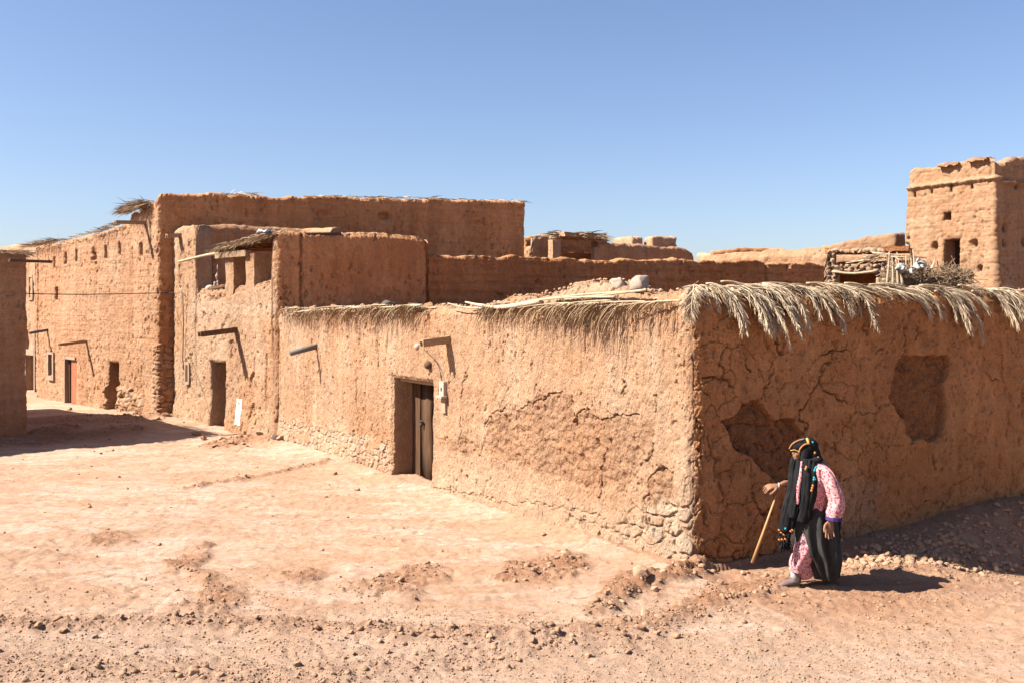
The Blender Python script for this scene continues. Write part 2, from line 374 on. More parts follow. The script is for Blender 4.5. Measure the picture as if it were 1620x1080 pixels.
def wall(name, parent, path, tops, mat, cell=.0016, T=.45, base=-.45, openings=(), feat=None, amp=1.0, rag=.03, back=True, K_=5, batter=0.0, mincell=.011, maxc=.2, srange=None, ends=True, topround=.07, seed=0., pit=1.0, lab=None):
    s0, s1 = srange or (0, path.c[-1])
    ss = [s0]; crit = sorted([q for q in list(path.c[1:-1]) if s0 < q < s1]+[q for o in openings for q in o[:2]]+[q for q, _ in tops if s0 < q < s1])
    while ss[-1] < s1:
        P, _ = path.ev(np.array([ss[-1]])); ss.append(ss[-1]+min(maxc, max(mincell, cell*math.hypot(*P[0]))))
    ss[-1] = s1; ss = np.array(ss)
    ts = np.array(sorted(tops)); top = np.interp(ss, ts[:, 0], ts[:, 1])
    P, N = path.ev(ss)
    top = top+rag*(perlin(ss*.7+seed, ss*0, ss*0)*1.6+fbm(ss, ss*0, ss*0+3, 2.3, 5, seed)*1.2-.9*sst(perlin(ss*1.9+seed, ss*0+7, ss*0), .2, .5))
    dist = np.hypot(P[:, 0], P[:, 1]).mean(); dz = max(mincell, min(maxc, cell*(dist if dist > 20 else dist*.75)))
    nz = int((top.max()-base)/dz)+2; ns = len(ss)
    v = np.linspace(0, 1, nz)[None, :]; Sg = np.repeat(ss[:, None], nz, 1); Z = base+v*(top[:, None]-base)
    hx = np.gradient(ss)[:, None]*.51; hz = (top[:, None]-base)/(nz-1)*.51
    mask = np.ones((ns-1, nz-1), bool)
    for (a, b, c, d) in openings:
        for e in (a, b):
            m = (np.abs(Sg-e) < hx) & (Z > c-hz) & (Z < d+hz); Sg = np.where(m, e, Sg)
        for e in (c, d):
            m = (np.abs(Z-e) < hz) & (Sg > a-1e-3) & (Sg < b+1e-3); Z = np.where(m, e, Z)
        cs = (Sg[:-1, :-1]+Sg[1:, 1:])/2; cz = (Z[:-1, :-1]+Z[1:, 1:])/2
        mask &= ~((cs > a) & (cs < b) & (cz > c) & (cz < d))
    Pg, Ng = path.ev(Sg.ravel()); Pg = Pg.reshape(ns, nz, 2); Ng = Ng.reshape(ns, nz, 2)
    x, y = Pg[..., 0], Pg[..., 1]
    d = .05*fbm(x, y, Z, .45, 2, seed)+.030*fbm(x, y, Z*.7, 1.9, 3, seed)+.016*fbm(x, y, Z*.6, 7., 3, seed+3)
    fn = fbm(x, y, Z*.6, 19., 3, seed+9)
    d = d+.014*fn-.010*np.abs(fbm(x, y, Z*.7, 12., 2, seed+4))
    pn = fbm(x*1.0, y*1.0, Z*.5, 8.5, 2, seed+21)
    pm = sst(perlin(x*.8+seed, y*.8, Z*.8), -.15, .4)
    d = d-pit*.06*sst(pn, .36, .55)*(.25+pm)
    pf = 15. if dist < 18 else 12.
    pn2 = fbm(x, y, Z*.55, pf, 2, seed+27); d = d-pit*.045*sst(pn2, .42, .60)*(.35+sst(perlin(x*1.3, y*1.3, Z*1.3+seed), -.3, .4))
    d = d*amp; at_ = {'clay': np.zeros((ns, nz)), 'patch': np.zeros((ns, nz)), 'pale': np.zeros((ns, nz)), 'stone': np.zeros((ns, nz))}
    if feat: d = d+feat(Sg, Z, x, y, at_)
    tp = top[:, None]-Z; d = d-topround*(1-sst(tp, 0, topround*2.2))**2
    if batter: d = d+batter*tp
    for (a, b, c, dd) in openings:          # soften the reveal edges, ragged outline
        e = np.maximum(np.maximum(a-Sg, Sg-b), np.maximum(c-Z, Z-dd)); e = np.clip(e, 0, None); d = d-.035*(1-sst(e, 0, .06))
    wob = .018*amp; Xs = Pg+Ng*d[..., None]
    nf = np.minimum(1, 1)*wob
    Xs[..., 0] += nf*fbm(x, y, Z, 6., 2, 31); Xs[..., 1] += nf*fbm(x, y, Z, 6., 2, 47); Zf = Z+nf*fbm(x, y, Z, 6., 2, 63)
    if batter:
        L = s1-s0; al = path.d[0]; w0 = np.clip(1-(Sg-s0)/path.L[0], 0, 1)
        Xs = Xs-al*((batter*tp*w0)[..., None])
    V = [np.concatenate([Xs, Zf[..., None]], -1).reshape(-1, 3)]; idx = np.arange(ns*nz).reshape(ns, nz)
    A = {k: [a.ravel()] for k, a in at_.items()}
    q = np.stack([idx[:-1, :-1], idx[1:, :-1], idx[1:, 1:], idx[:-1, 1:]], -1)[mask]; Q = [q]; n = ns*nz
    E = np.concatenate([q[:, [0, 1]], q[:, [1, 2]], q[:, [2, 3]], q[:, [3, 0]]]); key = np.minimum(E[:, 0], E[:, 1]).astype(np.int64)*(ns*nz)+np.maximum(E[:, 0], E[:, 1])
    u, inv, cnt = np.unique(key, return_inverse=True, return_counts=True); be = E[cnt[inv] == 1]
    be = be[~((Z.ravel()[be[:, 0]] < base+1e-4) & (Z.ravel()[be[:, 1]] < base+1e-4))]
    bv = np.unique(be); mp = -np.ones(ns*nz, int); mp[bv] = np.arange(len(bv))
    F = V[0][bv]; Bk = path.back(Sg.ravel()[bv], T); Bk = np.concatenate([Bk, Z.ravel()[bv][:, None]], 1); prev = bv
    ist = (np.abs(tp.ravel()[bv]) < 1e-6)
    for k in range(1, K_+1):
        f = k/K_; G = F*(1-f)+Bk*f
        if k < K_:
            h = math.sin(math.pi*f); nn = fbm(G[:, 0], G[:, 1], G[:, 2], 5.5, 3, seed+5)
            nl = fbm(G[:, 0], G[:, 1], G[:, 2]*0, 1.3, 4, seed+15); G[:, 2] += np.where(ist, (.03*h+.05*nl*h+.045*nn*sst(nl, -.3, .5))*min(1.5, amp), .012*nn)
            G[:, 0] += np.where(ist, 0, .03*nn*amp); G[:, 1] += np.where(ist, 0, .03*nn*amp)
        ids = n+np.arange(len(bv)); V.append(G); n += len(bv)
        pv = prev if k > 1 else bv
        a, b = (pv[mp[be[:, 0]]] if k > 1 else be[:, 0]), (pv[mp[be[:, 1]]] if k > 1 else be[:, 1])
        Q.append(np.stack([b, a, ids[mp[be[:, 0]]], ids[mp[be[:, 1]]]], -1)); prev = ids
        for kk in A: A[kk].append(np.zeros(len(bv)) if kk != 'pale' else np.where(ist, .35, 0))
    if back:
        st = 3
        Bb = path.back(Sg.ravel(), T); Bb = np.concatenate([Bb, Z.reshape(-1, 1)], 1)
        V.append(Bb); q2 = q[:, ::-1]+n; Q.append(q2); n += len(Bb)
        for kk in A: A[kk].append(np.zeros(len(Bb)))
    o = mesh_np(name, np.concatenate(V), np.concatenate(Q), None, mat, parent, {k: np.concatenate(a) for k, a in A.items()})
    if lab: o['label'] = lab
    return o
def roof(parent, poly, z, mat, th=.2, name='roof'):
    m = MB(); n = len(poly); P = np.array(poly)
    V = [[x, y, z] for x, y in P]+[[x, y, z-th] for x, y in P]; c = P.mean(0)
    V += [[c[0], c[1], z], [c[0], c[1], z-th]]; t = []; q = []
    for i in range(n):
        j = (i+1) % n; t += [[i, j, 2*n], [n+j, n+i, 2*n+1]]; q.append([i, n+i, n+j, j])
    m.add(V, q, t); return m.build(name, mat, parent, smooth=False)
def spout(parent, path, px, py, L, wd, mat, name='water_spout', tilt=-.12, seg=0, hollow=True, skew=0.0):
    q, z = path.sz(seg, px, py); F = path.frame(q); a = path.pt(q, z, -.12); m = MB()
    d = F@np.array([skew, 1, tilt]); d /= np.linalg.norm(d); sd_ = F[:, 0]; up = np.cross(sd_, d)
    rot = np.stack([sd_, d, up], 1); c = a+d*(L+.12)/2
    if hollow:
        m.box(c-up*wd*.3, (wd*.5, (L+.12)/2, wd*.12), rot, .012, 5)
        for sg in (-1, 1): m.box(c+sd_*sg*wd*.5, (wd*.11, (L+.12)/2, wd*.42), rot, .012, 5)
    else: m.tube([a, a+d*(L+.12)*.5, a+d*(L+.12)], wd*.5, 10)
    return m.build(name, mat, parent)
def recess(parent, path, op, depth, mat, dmat, seg=0, lab=None, name='door', leaf=True, z0=None):
    a, b, c, d = op; q = (a+b)/2; F = path.frame(q); m = MB()
    ctr = path.pt(q, (c+d)/2, -depth)
    m.box(ctr, ((b-a)/2+.1, .03, (d-c)/2+.08), F, .0, 1)
    o = m.build(name, dmat, parent, smooth=False)
    if lab: o['label'] = lab
    return o

# ------------------------------------------------------------------ plan of the village
cA = np.array([1.95, 10.78]); dA = np.array([.53, -.848]); dA /= np.linalg.norm(dA); dB = np.array([.886, .464]); dC = np.array([.866, .5])
def along(P, d, x):                        # point of the line P + t d seen at column x
    k = K(x); t = (P[0]-k*P[1])/(k*d[1]-d[0]); return np.array(P)+np.array(d)*t
pA0 = along(cA, -dA, 441); pB1 = cA+dB*8.5
PAB = Path([pA0, cA, pB1], .16)
cD = np.array([-9.25, 26.0]); pD0 = along(cD, np.array([-.70, .715]), 57); pD2 = along(cD, dC, 832)
PD = Path([pD0, cD, pD2, pD2+np.array([-2.5, 4.3])], .12)
pC1 = pA0+np.array([-.06, .02]); pC0 = along(cD, dC, 273); pC2 = along(pC1, dC, 678)
PC = Path([pC0, pC1, pC2], .14)
pF1 = along(pC2, dC, 1309); PF = Path([pC2+np.array([.02, -.02]), pF1, pF1+np.array([-1.5, 2.6])], .12)
kL = np.array([-10.86, 22.35]); PL = Path([kL+np.array([-3.9, -4.6]), kL, kL+np.array([-5.6, 5.45])], .15)

# ------------------------------------------------------------------ ground
gctl = [(gp(650, 770), -.10, 2.2), ((-6.6, 23.2), -.10, 2.2), ((-9.6, 25.6), .10, 1.8), (gp(300, 900), -.05, 2.0), (gp(700, 900), .04, 1.5), ((-14, 30), .0, 3), (gp(1050, 935), .10, .45)]
hb0 = cA+dB*1.9+np.array([.5, -.866])*.25; hb1 = cA+dB*9+np.array([.5, -.866])*.25
def pl(pts): return [gp(*p) for p in pts]
BANDS = [(pl([(-200, 985), (60, 988), (250, 985), (450, 985), (650, 1000), (780, 1012), (930, 1000)]), .17, .9), (pl([(640, 1005), (760, 1005), (850, 1010)]), .13, 1.3),
         (pl([(950, 965), (1010, 935), (1060, 925), (1110, 905)]), .16, 1.5), (pl([(930, 1000), (1040, 985), (1150, 945), (1230, 925)]), .22, .9),
         (pl([(-100, 1045), (300, 1060), (480, 1075), (700, 1040), (1000, 1010)]), .30, .55), (pl([(1200, 915), (1330, 905), (1500, 905), (1660, 915)]), .22, .7),
         (pl([(1150, 960), (1300, 950), (1450, 950), (1640, 940)]), .35, .40),
         (pl([(565, 925), (640, 915), (680, 900)]), .22, .55), (pl([(800, 915), (860, 900), (900, 885), (905, 900)]), .20, 1.0),
         (pl([(345, 700), (380, 690), (440, 692)]), .38, 1.5), (pl([(290, 770), (380, 755), (480, 735), (520, 728)]), .10, .7),
         (pl([(270, 880), (330, 915), (360, 950)]), .13, .7), (pl([(0, 692), (50, 690), (100, 680), (60, 700)]), .5, 1.2), (pl([(205, 665), (260, 662), (290, 655)]), .5, 1.3), (pl([(20, 700), (120, 690), (200, 680)]), .7, .8), (pl([(100, 665), (200, 668)]), 1.2, .6)]
LOOSE = BANDS
def gmask(X, Y):
    wx = X+.10*fbm(X, Y, 0*X, 2.2, 3, 4); wy = Y+.10*fbm(X, Y, 0*X, 2.2, 3, 8); m = np.zeros(X.shape)
    for p, wd, a in BANDS:
        d = segdist(wx, wy, p); m = np.maximum(m, a*(1-sst(d, wd*.25, wd*1.5)))
    return m
BLOBS = ((622, 922, .42, .62), (660, 908, .3, .4), (850, 905, .42, .55), (890, 890, .25, .4), (300, 880, .22, .8), (345, 945, .3, .6), (1000, 930, .4, .4), (180, 850, .35, .4), (480, 905, .25, .35))
def blobs(X, Y, lo=.6, hi=1.1):
    m = 0*X
    for (px, py, ax_, ay_) in BLOBS:
        q_ = gp(px, py); e_ = np.hypot((X-q_[0])/ax_, (Y-q_[1])/ay_)+.6*fbm(X, Y, 0*X, 2.6, 4, px*.1); m = np.maximum(m, 1-sst(e_, lo, hi))
    return m
def ground_h(X, Y, fine=True):
    X = np.asarray(X, float); Y = np.asarray(Y, float); z = 0*X
    for (c, h, r) in gctl: z = z+h*np.exp(-((X-c[0])**2+(Y-c[1])**2)/(2*r*r))
    near = 1-sst(np.hypot(X, Y-12), 30, 60)
    z = z+near*(.035*fbm(X, Y, 0*X, .35, 2, 1)+.020*fbm(X, Y, 0*X, 1.1, 2, 2))
    # spoil bank against the shaded wall
    u = (X-cA[0])*dB[0]+(Y-cA[1])*dB[1]; v = (X-cA[0])*dB[1]-(Y-cA[1])*dB[0]
    hh = .10+.27*sst(u, 2.0, 5.2); wd = .95
    z = z+hh*sst(u, 1.35, 2.4)*(1-sst(v+.14*fbm(X, Y, 0*X, 1.5, 3, 7), .12, 1.0))*(v > -.6)*near
    z = z-.30*sst(u, 1.7, 4.6)*sst(v, .35, 1.15)*(1-sst(v, 3.2, 6.))*near+.05*np.exp(-((v-1.0)/.22)**2)*sst(u, .5, 1.2)*(1-sst(u, 2.2, 3.4))*near
    # splash bank at the foot of the sunlit wall
    u2 = (X-cA[0])*dA[0]+(Y-cA[1])*dA[1]; v2 = (X-cA[0])*dA[1]-(Y-cA[1])*dA[0]
    z = z+.07*np.exp(-(np.clip(v2, 0, 9)/.35)**2)*(u2 < .1)*(u2 > -14)*near
    m = np.maximum(gmask(X, Y), .75*blobs(X, Y)) if fine else 0
    if fine:
        for o_ in (0., .16, 1.45, 1.61):
            e_ = np.abs(Y-(8.15+o_)-.05*X-.012*X*X+.05*perlin(X*.6, X*0+o_, 0*X)); z = z-near*.016*(1-sst(e_, .04, .10))+near*.010*np.exp(-((e_-.13)/.04)**2)
        z = z+.05*m*(1+.4*fbm(X, Y, 0*X, 3., 2, 5))
        r1 = fbm(X, Y*1.1, 0*X, 6., 3, 12); r2 = fbm(X, Y, 0*X, 17., 3, 14)
        z = z+near*((.017+.018*np.clip(m, 0, 1.3))*r1+(.008+.022*np.clip(m, 0, 1.3))*r2+.004*fbm(X, Y, 0*X, 38., 2, 19))
        er = perlin(X*1.6+9, Y*2.4, 0*X+4); z = z-near*.018*(1-sst(np.abs(er), 0, .07))*sst(perlin(X*.4, Y*.4+3, 0*X), -.1, .3)
    return z
def lines(a, b, f, outer):
    L = [a]
    while L[-1] < b: L.append(L[-1]+f(L[-1]))
    lo = [a-d for d in outer][::-1]; hi = [L[-1]+d for d in outer]
    return np.array(lo+L+hi)
outer = [.1, .3, .7, 1.5, 3, 6, 10, 18, 30, 50, 90, 160, 300, 600, 1200, 2500]
gx = lines(-12.5, 9.0, lambda x: .024 if x > -6 else .04, outer); gy = lines(6.3, 31, lambda y: .017*(max(y, 7.)/7.5)**1.35, outer)
GX, GY = np.meshgrid(gx, gy, indexing='ij'); GZ = ground_h(GX.ravel(), GY.ravel()); gm = gmask(GX.ravel(), GY.ravel())
idx = np.arange(GX.size).reshape(GX.shape); X_, Y_ = GX.ravel(), GY.ravel()
loose = np.clip(gm*1.15, 0, 1)
grit = np.clip((1-sst(Y_+.10*X_+.6*fbm(X_, Y_, 0*X_, .8, 3, 3), 8.2, 9.9)), 0, 1)*.55
grit = grit*(1-sst(X_-1.3*(Y_-7.5), 2.2, 4.2)*.9)
u_ = (X_-cA[0])*dB[0]+(Y_-cA[1])*dB[1]; v_ = (X_-cA[0])*dB[1]-(Y_-cA[1])*dB[0]
bl = .75*blobs(X_, Y_, .1, 1.75)+.25*blobs(X_, Y_)
loose = np.maximum(loose, bl)
loose = np.maximum(loose, .8*(1-sst(v_+.3*fbm(X_, Y_, 0*X_, 1.2, 2, 3), 1.6, 2.6))*(u_ > -.2))
g = mesh_np('ground', np.stack([X_, Y_, GZ], 1), np.stack([idx[:-1, :-1], idx[1:, :-1], idx[1:, 1:], idx[:-1, 1:]], -1).reshape(-1, 4), None, M['ground'], attrs={'loose': loose, 'grit': grit})
tag(g, kind='structure')

# ------------------------------------------------------------------ helpers for worn walls
def wnoise(S_, Z, a, f, sd): return a*fbm(S_, Z, 0*Z, f, 3, sd)
def crack(d, S_, Z, pls, wd=.014, dep=.03, wob=.03):
    for P in pls:
        x0 = min(p[0] for p in P)-.2; x1 = max(p[0] for p in P)+.2; z0 = min(p[1] for p in P)-.2; z1 = max(p[1] for p in P)+.2
        m = (S_ > x0) & (S_ < x1) & (Z > z0) & (Z < z1)
        if not m.any(): continue
        a, b = S_[m], Z[m]; e = segdist(a+wob*fbm(a, b, 0*a, 7., 3, 5), b+wob*fbm(a, b, 0*a, 7., 3, 15), P)
        d[m] = d[m]-dep*(1-sst(e, wd*.3, wd*1.3))
def spall(d, S_, Z, at_, P, dep, rough, key='patch', val=1., edge=.03, wob=.05):
    a = S_+wnoise(S_, Z, wob, 3.5, 3); b = Z+wnoise(S_, Z, wob, 3.5, 8); sdv = polysd(a, b, P); k = sst(sdv, -edge*.4, edge)
    if dep or rough: d -= k*(dep-rough*fbm(S_, Z, 0*Z, 9., 4, 33))
    at_[key] = np.maximum(at_[key], k*val)

# ------------------------------------------------------------------ the long low house in front
rootA = empty('mud_house', (cA[0], cA[1], 0), 'low flat-roofed mud house in the foreground with dry palm fronds along its wall tops', 'house')
topsA = PAB.poly(0, [(441, 489), (480, 491), (560, 487), (640, 487), (690, 485), (725, 487), (745, 488), (790, 476), (806, 471), (845, 470), (900, 455), (935, 447), (962, 446), (985, 456), (1020, 465), (1060, 462), (1090, 460)])
topsB = PAB.poly(1, [(1110, 462), (1200, 466), (1400, 466), (1620, 464)])+[(PAB.c[-1], 3.12)]
a0, b0 = PAB.sx(0, 621), PAB.sx(0, 683); za = PAB.sz(0, 650, 600)[1]
opA = (a0, b0, -.4, za)
pl0 = lambda *p: PAB.poly(0, p)
pl1 = lambda *p: PAB.poly(1, p)
spA = [pl0((762, 690), (772, 665), (800, 650), (830, 640), (858, 620), (900, 620), (910, 650), (940, 655), (985, 658), (1036, 662), (1032, 705), (1008, 735), (990, 775), (930, 772), (850, 748), (792, 728), (765, 712)),
       pl0((1020, 770), (1028, 745), (1050, 742), (1072, 762), (1070, 800), (1032, 806)), pl0((696, 690), (735, 690), (765, 700), (764, 728), (722, 718), (696, 712))]
spA2 = [pl0((500, 592), (616, 600), (618, 700), (560, 682), (506, 655)), pl0((448, 600), (500, 600), (500, 650), (448, 640))]
stA = pl0((441, 656), (480, 664), (540, 678), (585, 690), (621, 700), (621, 800), (441, 730))
stA2 = pl0((960, 830), (1010, 800), (1040, 780), (1110, 800), (1110, 960), (960, 890))
lowA = pl0((684, 738), (790, 748), (900, 782), (1000, 812), (1110, 850), (1110, 950), (684, 800))
crA = [pl0((505, 548), (507, 600)), pl0((442, 545), (444, 600), (443, 640)), pl0((480, 600), (482, 655), (486, 672)), pl0((562, 585), (564, 630), (568, 680)), pl0((420, 560), (421, 640)), pl0((598, 545), (600, 585)),
       pl0((765, 672), (780, 655), (800, 645)), pl0((822, 646), (850, 633), (868, 621), (892, 620)), pl0((905, 670), (915, 655), (935, 648)), pl0((935, 655), (950, 665), (985, 655), (1010, 655)), pl0((965, 650), (970, 660)), pl0((728, 630), (732, 610), (738, 590)), pl0((728, 660), (730, 690), (727, 715)), pl0((762, 700), (763, 720)),
       pl0((1022, 790), (1024, 762), (1040, 742), (1062, 745)), pl0((1022, 790), (1026, 830)), pl0((955, 715), (952, 745), (948, 790)), pl0((1036, 620), (1037, 650)), pl0((985, 600), (986, 622)), pl0((1035, 700), (1020, 730))]
cvA = [pl0((690, 770), (760, 782), (820, 800)), pl0((900, 812), (960, 835), (1000, 850)), pl0((820, 790), (880, 800), (960, 818)), pl0((1000, 845), (1042, 862)), pl0((1040, 862), (1060, 845), (1062, 825))]
crB = [pl1((1320, 560), (1302, 585), (1296, 605), (1280, 625), (1268, 655)), pl1((1297, 597), (1304, 618), (1320, 625), (1340, 636)), pl1((1208, 632), (1216, 602), (1222, 585)), pl1((1113, 598), (1128, 598), (1150, 605), (1162, 608)),
       pl1((1120, 690), (1130, 720), (1134, 750)), pl1((1146, 600), (1143, 570), (1150, 545)), pl1((1185, 575), (1190, 590)), pl1((1428, 505), (1430, 545)), pl1((1455, 510), (1446, 540)), pl1((1366, 512), (1372, 530)), pl1((1138, 760), (1144, 785)), pl1((1275, 690), (1277, 672), (1268, 662)),
       pl1((1105, 660), (1112, 690), (1106, 720)), pl1((1190, 780), (1200, 800), (1220, 815)), pl1((1110, 800), (1120, 830)), pl1((1475, 720), (1482, 745)), pl1((1585, 560), (1590, 600)), pl1((1562, 590), (1580, 600)), pl1((1385, 560), (1400, 548)), pl1((1300, 560), (1340, 550)), pl1((1225, 540), (1240, 560)), pl1((1535, 500), (1540, 540)), pl1((1430, 650), (1440, 700))]
hoB = [pl1((1142, 668), (1160, 662), (1172, 640), (1205, 628), (1212, 655), (1225, 663), (1262, 662), (1276, 690), (1300, 720), (1290, 760), (1235, 772), (1190, 722), (1165, 712), (1155, 690)),
       pl1((1424, 556), (1436, 563), (1498, 563), (1500, 580), (1490, 605), (1496, 632), (1499, 660), (1495, 690), (1470, 700), (1440, 692), (1425, 660), (1402, 628), (1412, 590))]
stB = pl1((1098, 868), (1180, 862), (1300, 856), (1300, 960), (1098, 960))
sc_ = PAB.c[1]
def featA(S_, Z, x, y, at_):
    d = np.zeros(S_.shape); A_ = S_ < sc_
    for p in spA: spall(d, S_, Z, at_, p, .012, .030, edge=.05, wob=.11)
    for p in spA2: spall(d, S_, Z, at_, p, .004, .010, val=.35, edge=.2)
    at_['patch'] = np.where(A_, at_['patch'], 0)
    at_['pale'] = np.maximum(at_['pale'], np.where(A_, .45*sst(polysd(S_+wnoise(S_, Z, .1, 2., 1), Z+wnoise(S_, Z, .12, 2., 4), lowA), -.1, .15), 0))
    for P, sz, dp in ((stA, 6.4, .03), (stA2, 4.2, .035)):
        k = sst(polysd(S_+wnoise(S_, Z, .14, 3., 2), Z+wnoise(S_, Z, .14, 3., 6), P), -.03, .12)*A_; k = k*sst(perlin(S_*1.7, Z*3.1, 0*Z+5), -.5, -.05)
        f1, f2, hc = voro(S_*sz*.9+.25*perlin(S_*6, Z*6, 0*Z), Z*sz*1.35+.25*perlin(S_*6+9, Z*6, 0*Z), 3); e = sst(f2-f1, .03, .22)
        d += k*(-.03+dp*e+.012*(hc-.5)); at_['stone'] = np.maximum(at_['stone'], k*sst(f2-f1, .02, .12)*(.15+.7*hc)); at_['patch'] *= 1-k
    k = ~A_; at_['clay'] = sst(S_, sc_-.05, sc_+.12)*.85  # redder plaster past the corner, with the wall's shade tone painted in
    q = sst(polysd(S_+wnoise(S_, Z, .08, 3., 2), Z+wnoise(S_, Z, .08, 3., 6), stB), -.03, .1)*k
    f1, f2, hc = voro(S_*4.4, Z*6.2+.2*perlin(S_*5, Z*5, 0*Z), 7); d += q*(-.05+.04*sst(f2-f1, .02, .2))
    crack(d, S_, Z, crA, .013, .05, .06); crack(d, S_, Z, cvA, .011, .02, .05)
    crack(d, S_, Z, crB, .012, .06, .06)
    if k.any():                            # fine craze lines of dried mud on the shaded wall
        a, b = S_[k], Z[k]; wa = a+.16*fbm(a, b, 0*a, 1.9, 4, 51); wb = b+.16*fbm(a, b, 0*a, 1.9, 4, 57)
        f1, f2, hc = voro(wa*2.5, wb*2.5, 11); lim = sst(fbm(a, b, 0*a, .9, 2, 61)+.55*(1-sst(a-sc_, 1., 3.6)), .02, .35)
        dd = .026*(1-sst(f2-f1, .004, .032))*lim
        dd -= .012*np.clip(fbm(a, b, 0*a, 3.2, 4, 77), -1, 1)
        dd += .012*np.abs(fbm(a, b, 0*a, 24., 3, 79))+.02*sst(fbm(a, b*.8, 0*a, 13., 2, 83), .40, .58)
        d[k] -= dd
        for P in hoB:
            t_ = np.zeros(a.shape); at2 = {'patch': t_}; d2 = np.zeros(a.shape); spall(d2, a, b, at2, P, .09, .04, wob=.06, edge=.013); d[k] += d2
            tmp = at_['patch'][k]; at_['patch'][k] = np.maximum(tmp, at2['patch'])
        tmp = at_['pale'][k]; at_['pale'][k] = np.maximum(tmp, .35*sst(polysd(a, b, pl1((1320, 850), (1322, 780), (1350, 760), (1390, 770), (1380, 850))), -.2, .1))
    # vertical drip runnels high on the sunlit wall, rounded lip near the top
    r = perlin(S_*9, Z*.8, 0*Z+3); hi = sst(Z, 1.5, 2.6)*A_
    d -= .02*sst(r, .25, .5)*hi
    d -= .03*sst(perlin(S_*16, Z*5, 0*Z+13), .2, .45)*sst(Z, 2.55, 2.9)*A_
    d += .05*(1-sst(Z, -.1, .6))*A_
    return d
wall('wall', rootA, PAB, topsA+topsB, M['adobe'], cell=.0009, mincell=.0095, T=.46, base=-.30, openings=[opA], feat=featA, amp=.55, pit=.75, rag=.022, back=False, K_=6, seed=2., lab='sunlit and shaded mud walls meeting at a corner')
ix = along(cA, dB, 1500)
inn = PAB.back(np.array([.4, sc_, PAB.c[-1]]), .40)
roof(rootA, [tuple(inn[0]), tuple(inn[1]), tuple(inn[2]), (3.6, 24.5), (-1.9, 23.9)], 2.80, M['adobe_court'], .25)
# door leaf of the low house: warped planks with a gap
dep = .40; qm = (a0+b0)/2; FA = PAB.frame(qm); m = MB(); wd = (b0-a0)
dr = PAB.pt(qm, .85, -dep)
door = MB(); door.box(PAB.pt(a0+wd*.08, .86, -dep), (wd*.125, .02, 1.15), FA, .004, 3)
door = door.build('door', M['wood_door'], rootA); door['label'] = 'old warped plank door, half open on the dark inside'
m.box(PAB.pt(qm, .85, -dep-.5), (wd*.8, .02, 1.3), FA); m.build('dark_interior', M['black'], rootA)
m = MB(); m.tube([PAB.pt(a0+wd*.44, -.16, -dep+.02), PAB.pt(a0+wd*.42, .45, -dep+.02), PAB.pt(a0+wd*.375, 1.0, -dep+.01), PAB.pt(a0+wd*.37, za, -dep)], [(.17*wd, .02), (.17*wd, .02), (.155*wd, .02), (.16*wd, .02)], 4, up=tuple(FA[:, 1])); m.build('plank', M['wood_door'], door)
m = MB(); m.tube([PAB.pt(a0+wd*.26, .95, -dep+.06), PAB.pt(a0+wd*.33, .93, -dep+.07)], .018, 8); m.ball(PAB.pt(a0+wd*.30, .88, -dep+.07), (.03, .03, .035), 10); m.build('padlock', M['iron'], door)
m = MB(); m.box(PAB.pt(b0-wd*.10, .85, -dep+.02), (wd*.14, .03, 1.2), FA, .01, 4); m.build('jamb', M['wood_dark'], door)
m = MB(); m.box(PAB.pt(qm, za-.02, -.30), (wd*.62, .16, .05), FA, .015, 6); m.build('lintel', M['wood'], rootA)
m = MB(); m.box(PAB.pt(a0+wd*.93, -.12, .18), (.42, .26, .05), FA, .02, 5); m.build('door_step', M['stone_pale'], rootA)
# spouts, meter box, wires, embedded stone
spout(rootA, PAB, 500, 546, .56, .11, M['pipe'], hollow=False, tilt=-.22)
spout(rootA, PAB, 708, 536, .46, .13, M['wood'], tilt=-.10)
q, z = PAB.sz(0, 704, 618); F = PAB.frame(q); m = MB()
m.box(PAB.pt(q, z+.04, .02), (.07, .045, .11), F, .003, 3); bx = m.build('meter_box', M['box_white'], rootA)
m = MB(); m.box(PAB.pt(q, z-.085, .07), (.10, .05, .014), F, .004, 4); m.build('ledge', M['box_white'], bx)
m = MB(); m.box(PAB.pt(q, z+.03, .062), (.018, .008, .03), F); m.build('slot', M['black'], bx)
m = MB(); m.box(PAB.pt(q+.0, z-.22, .005), (.07, .03, .12), F, .004, 4); m.build('lower_plate', M['grey_cement'], bx)
m = MB(); m.tube(catmull([PAB.pt(q, z+.16, .05), PAB.pt(q-.2, z+.42, .03), PAB.pt(q-.62, z+.62, .04)], 14), .007, 5); m.build('wire', M['iron'], rootA)
m = MB(); m.ball(PAB.pt(*PAB.sz(0, 661, 548), .0), (.065, .06, .06), 12); m.build('embedded_stone', M['stone_pale'], rootA)
m = MB(); m.ball(PAB.pt(*PAB.sz(0, 680, 577), .02), (.08, .08, .07), 12); m.build('lamp_socket', M['wood_dark'], rootA)

# ------------------------------------------------------------------ two storey house with the roof terrace
rootC = empty('mud_house', (pC1[0], pC1[1], 0), 'two-storey mud house with an open roof terrace under a brushwood awning', 'house')
tC = PC.poly(0, [(273, 361), (290, 358), (309, 357), (311.5, 456), (330, 460), (357, 456), (395, 449), (430, 443), (432.5, 366), (440, 364)])+PC.poly(1, [(446, 364), (520, 368), (600, 370), (660, 374), (677, 378)])
opC = (PC.sx(0, 333), PC.sx(0, 356), -.4, PC.sz(0, 345, 573)[1])
crC = [PC.poly(0, [(421, 560), (420, 600), (421, 650)]), PC.poly(0, [(402, 565), (403, 585)]), PC.poly(0, [(372, 520), (374, 545)]), PC.poly(0, [(283, 420), (284, 455)]), PC.poly(0, [(297, 450), (297, 490)])]
crC1 = [PC.poly(1, [(477, 372), (476, 420), (477, 484)]), PC.poly(1, [(675, 380), (677, 440), (676, 480)])]
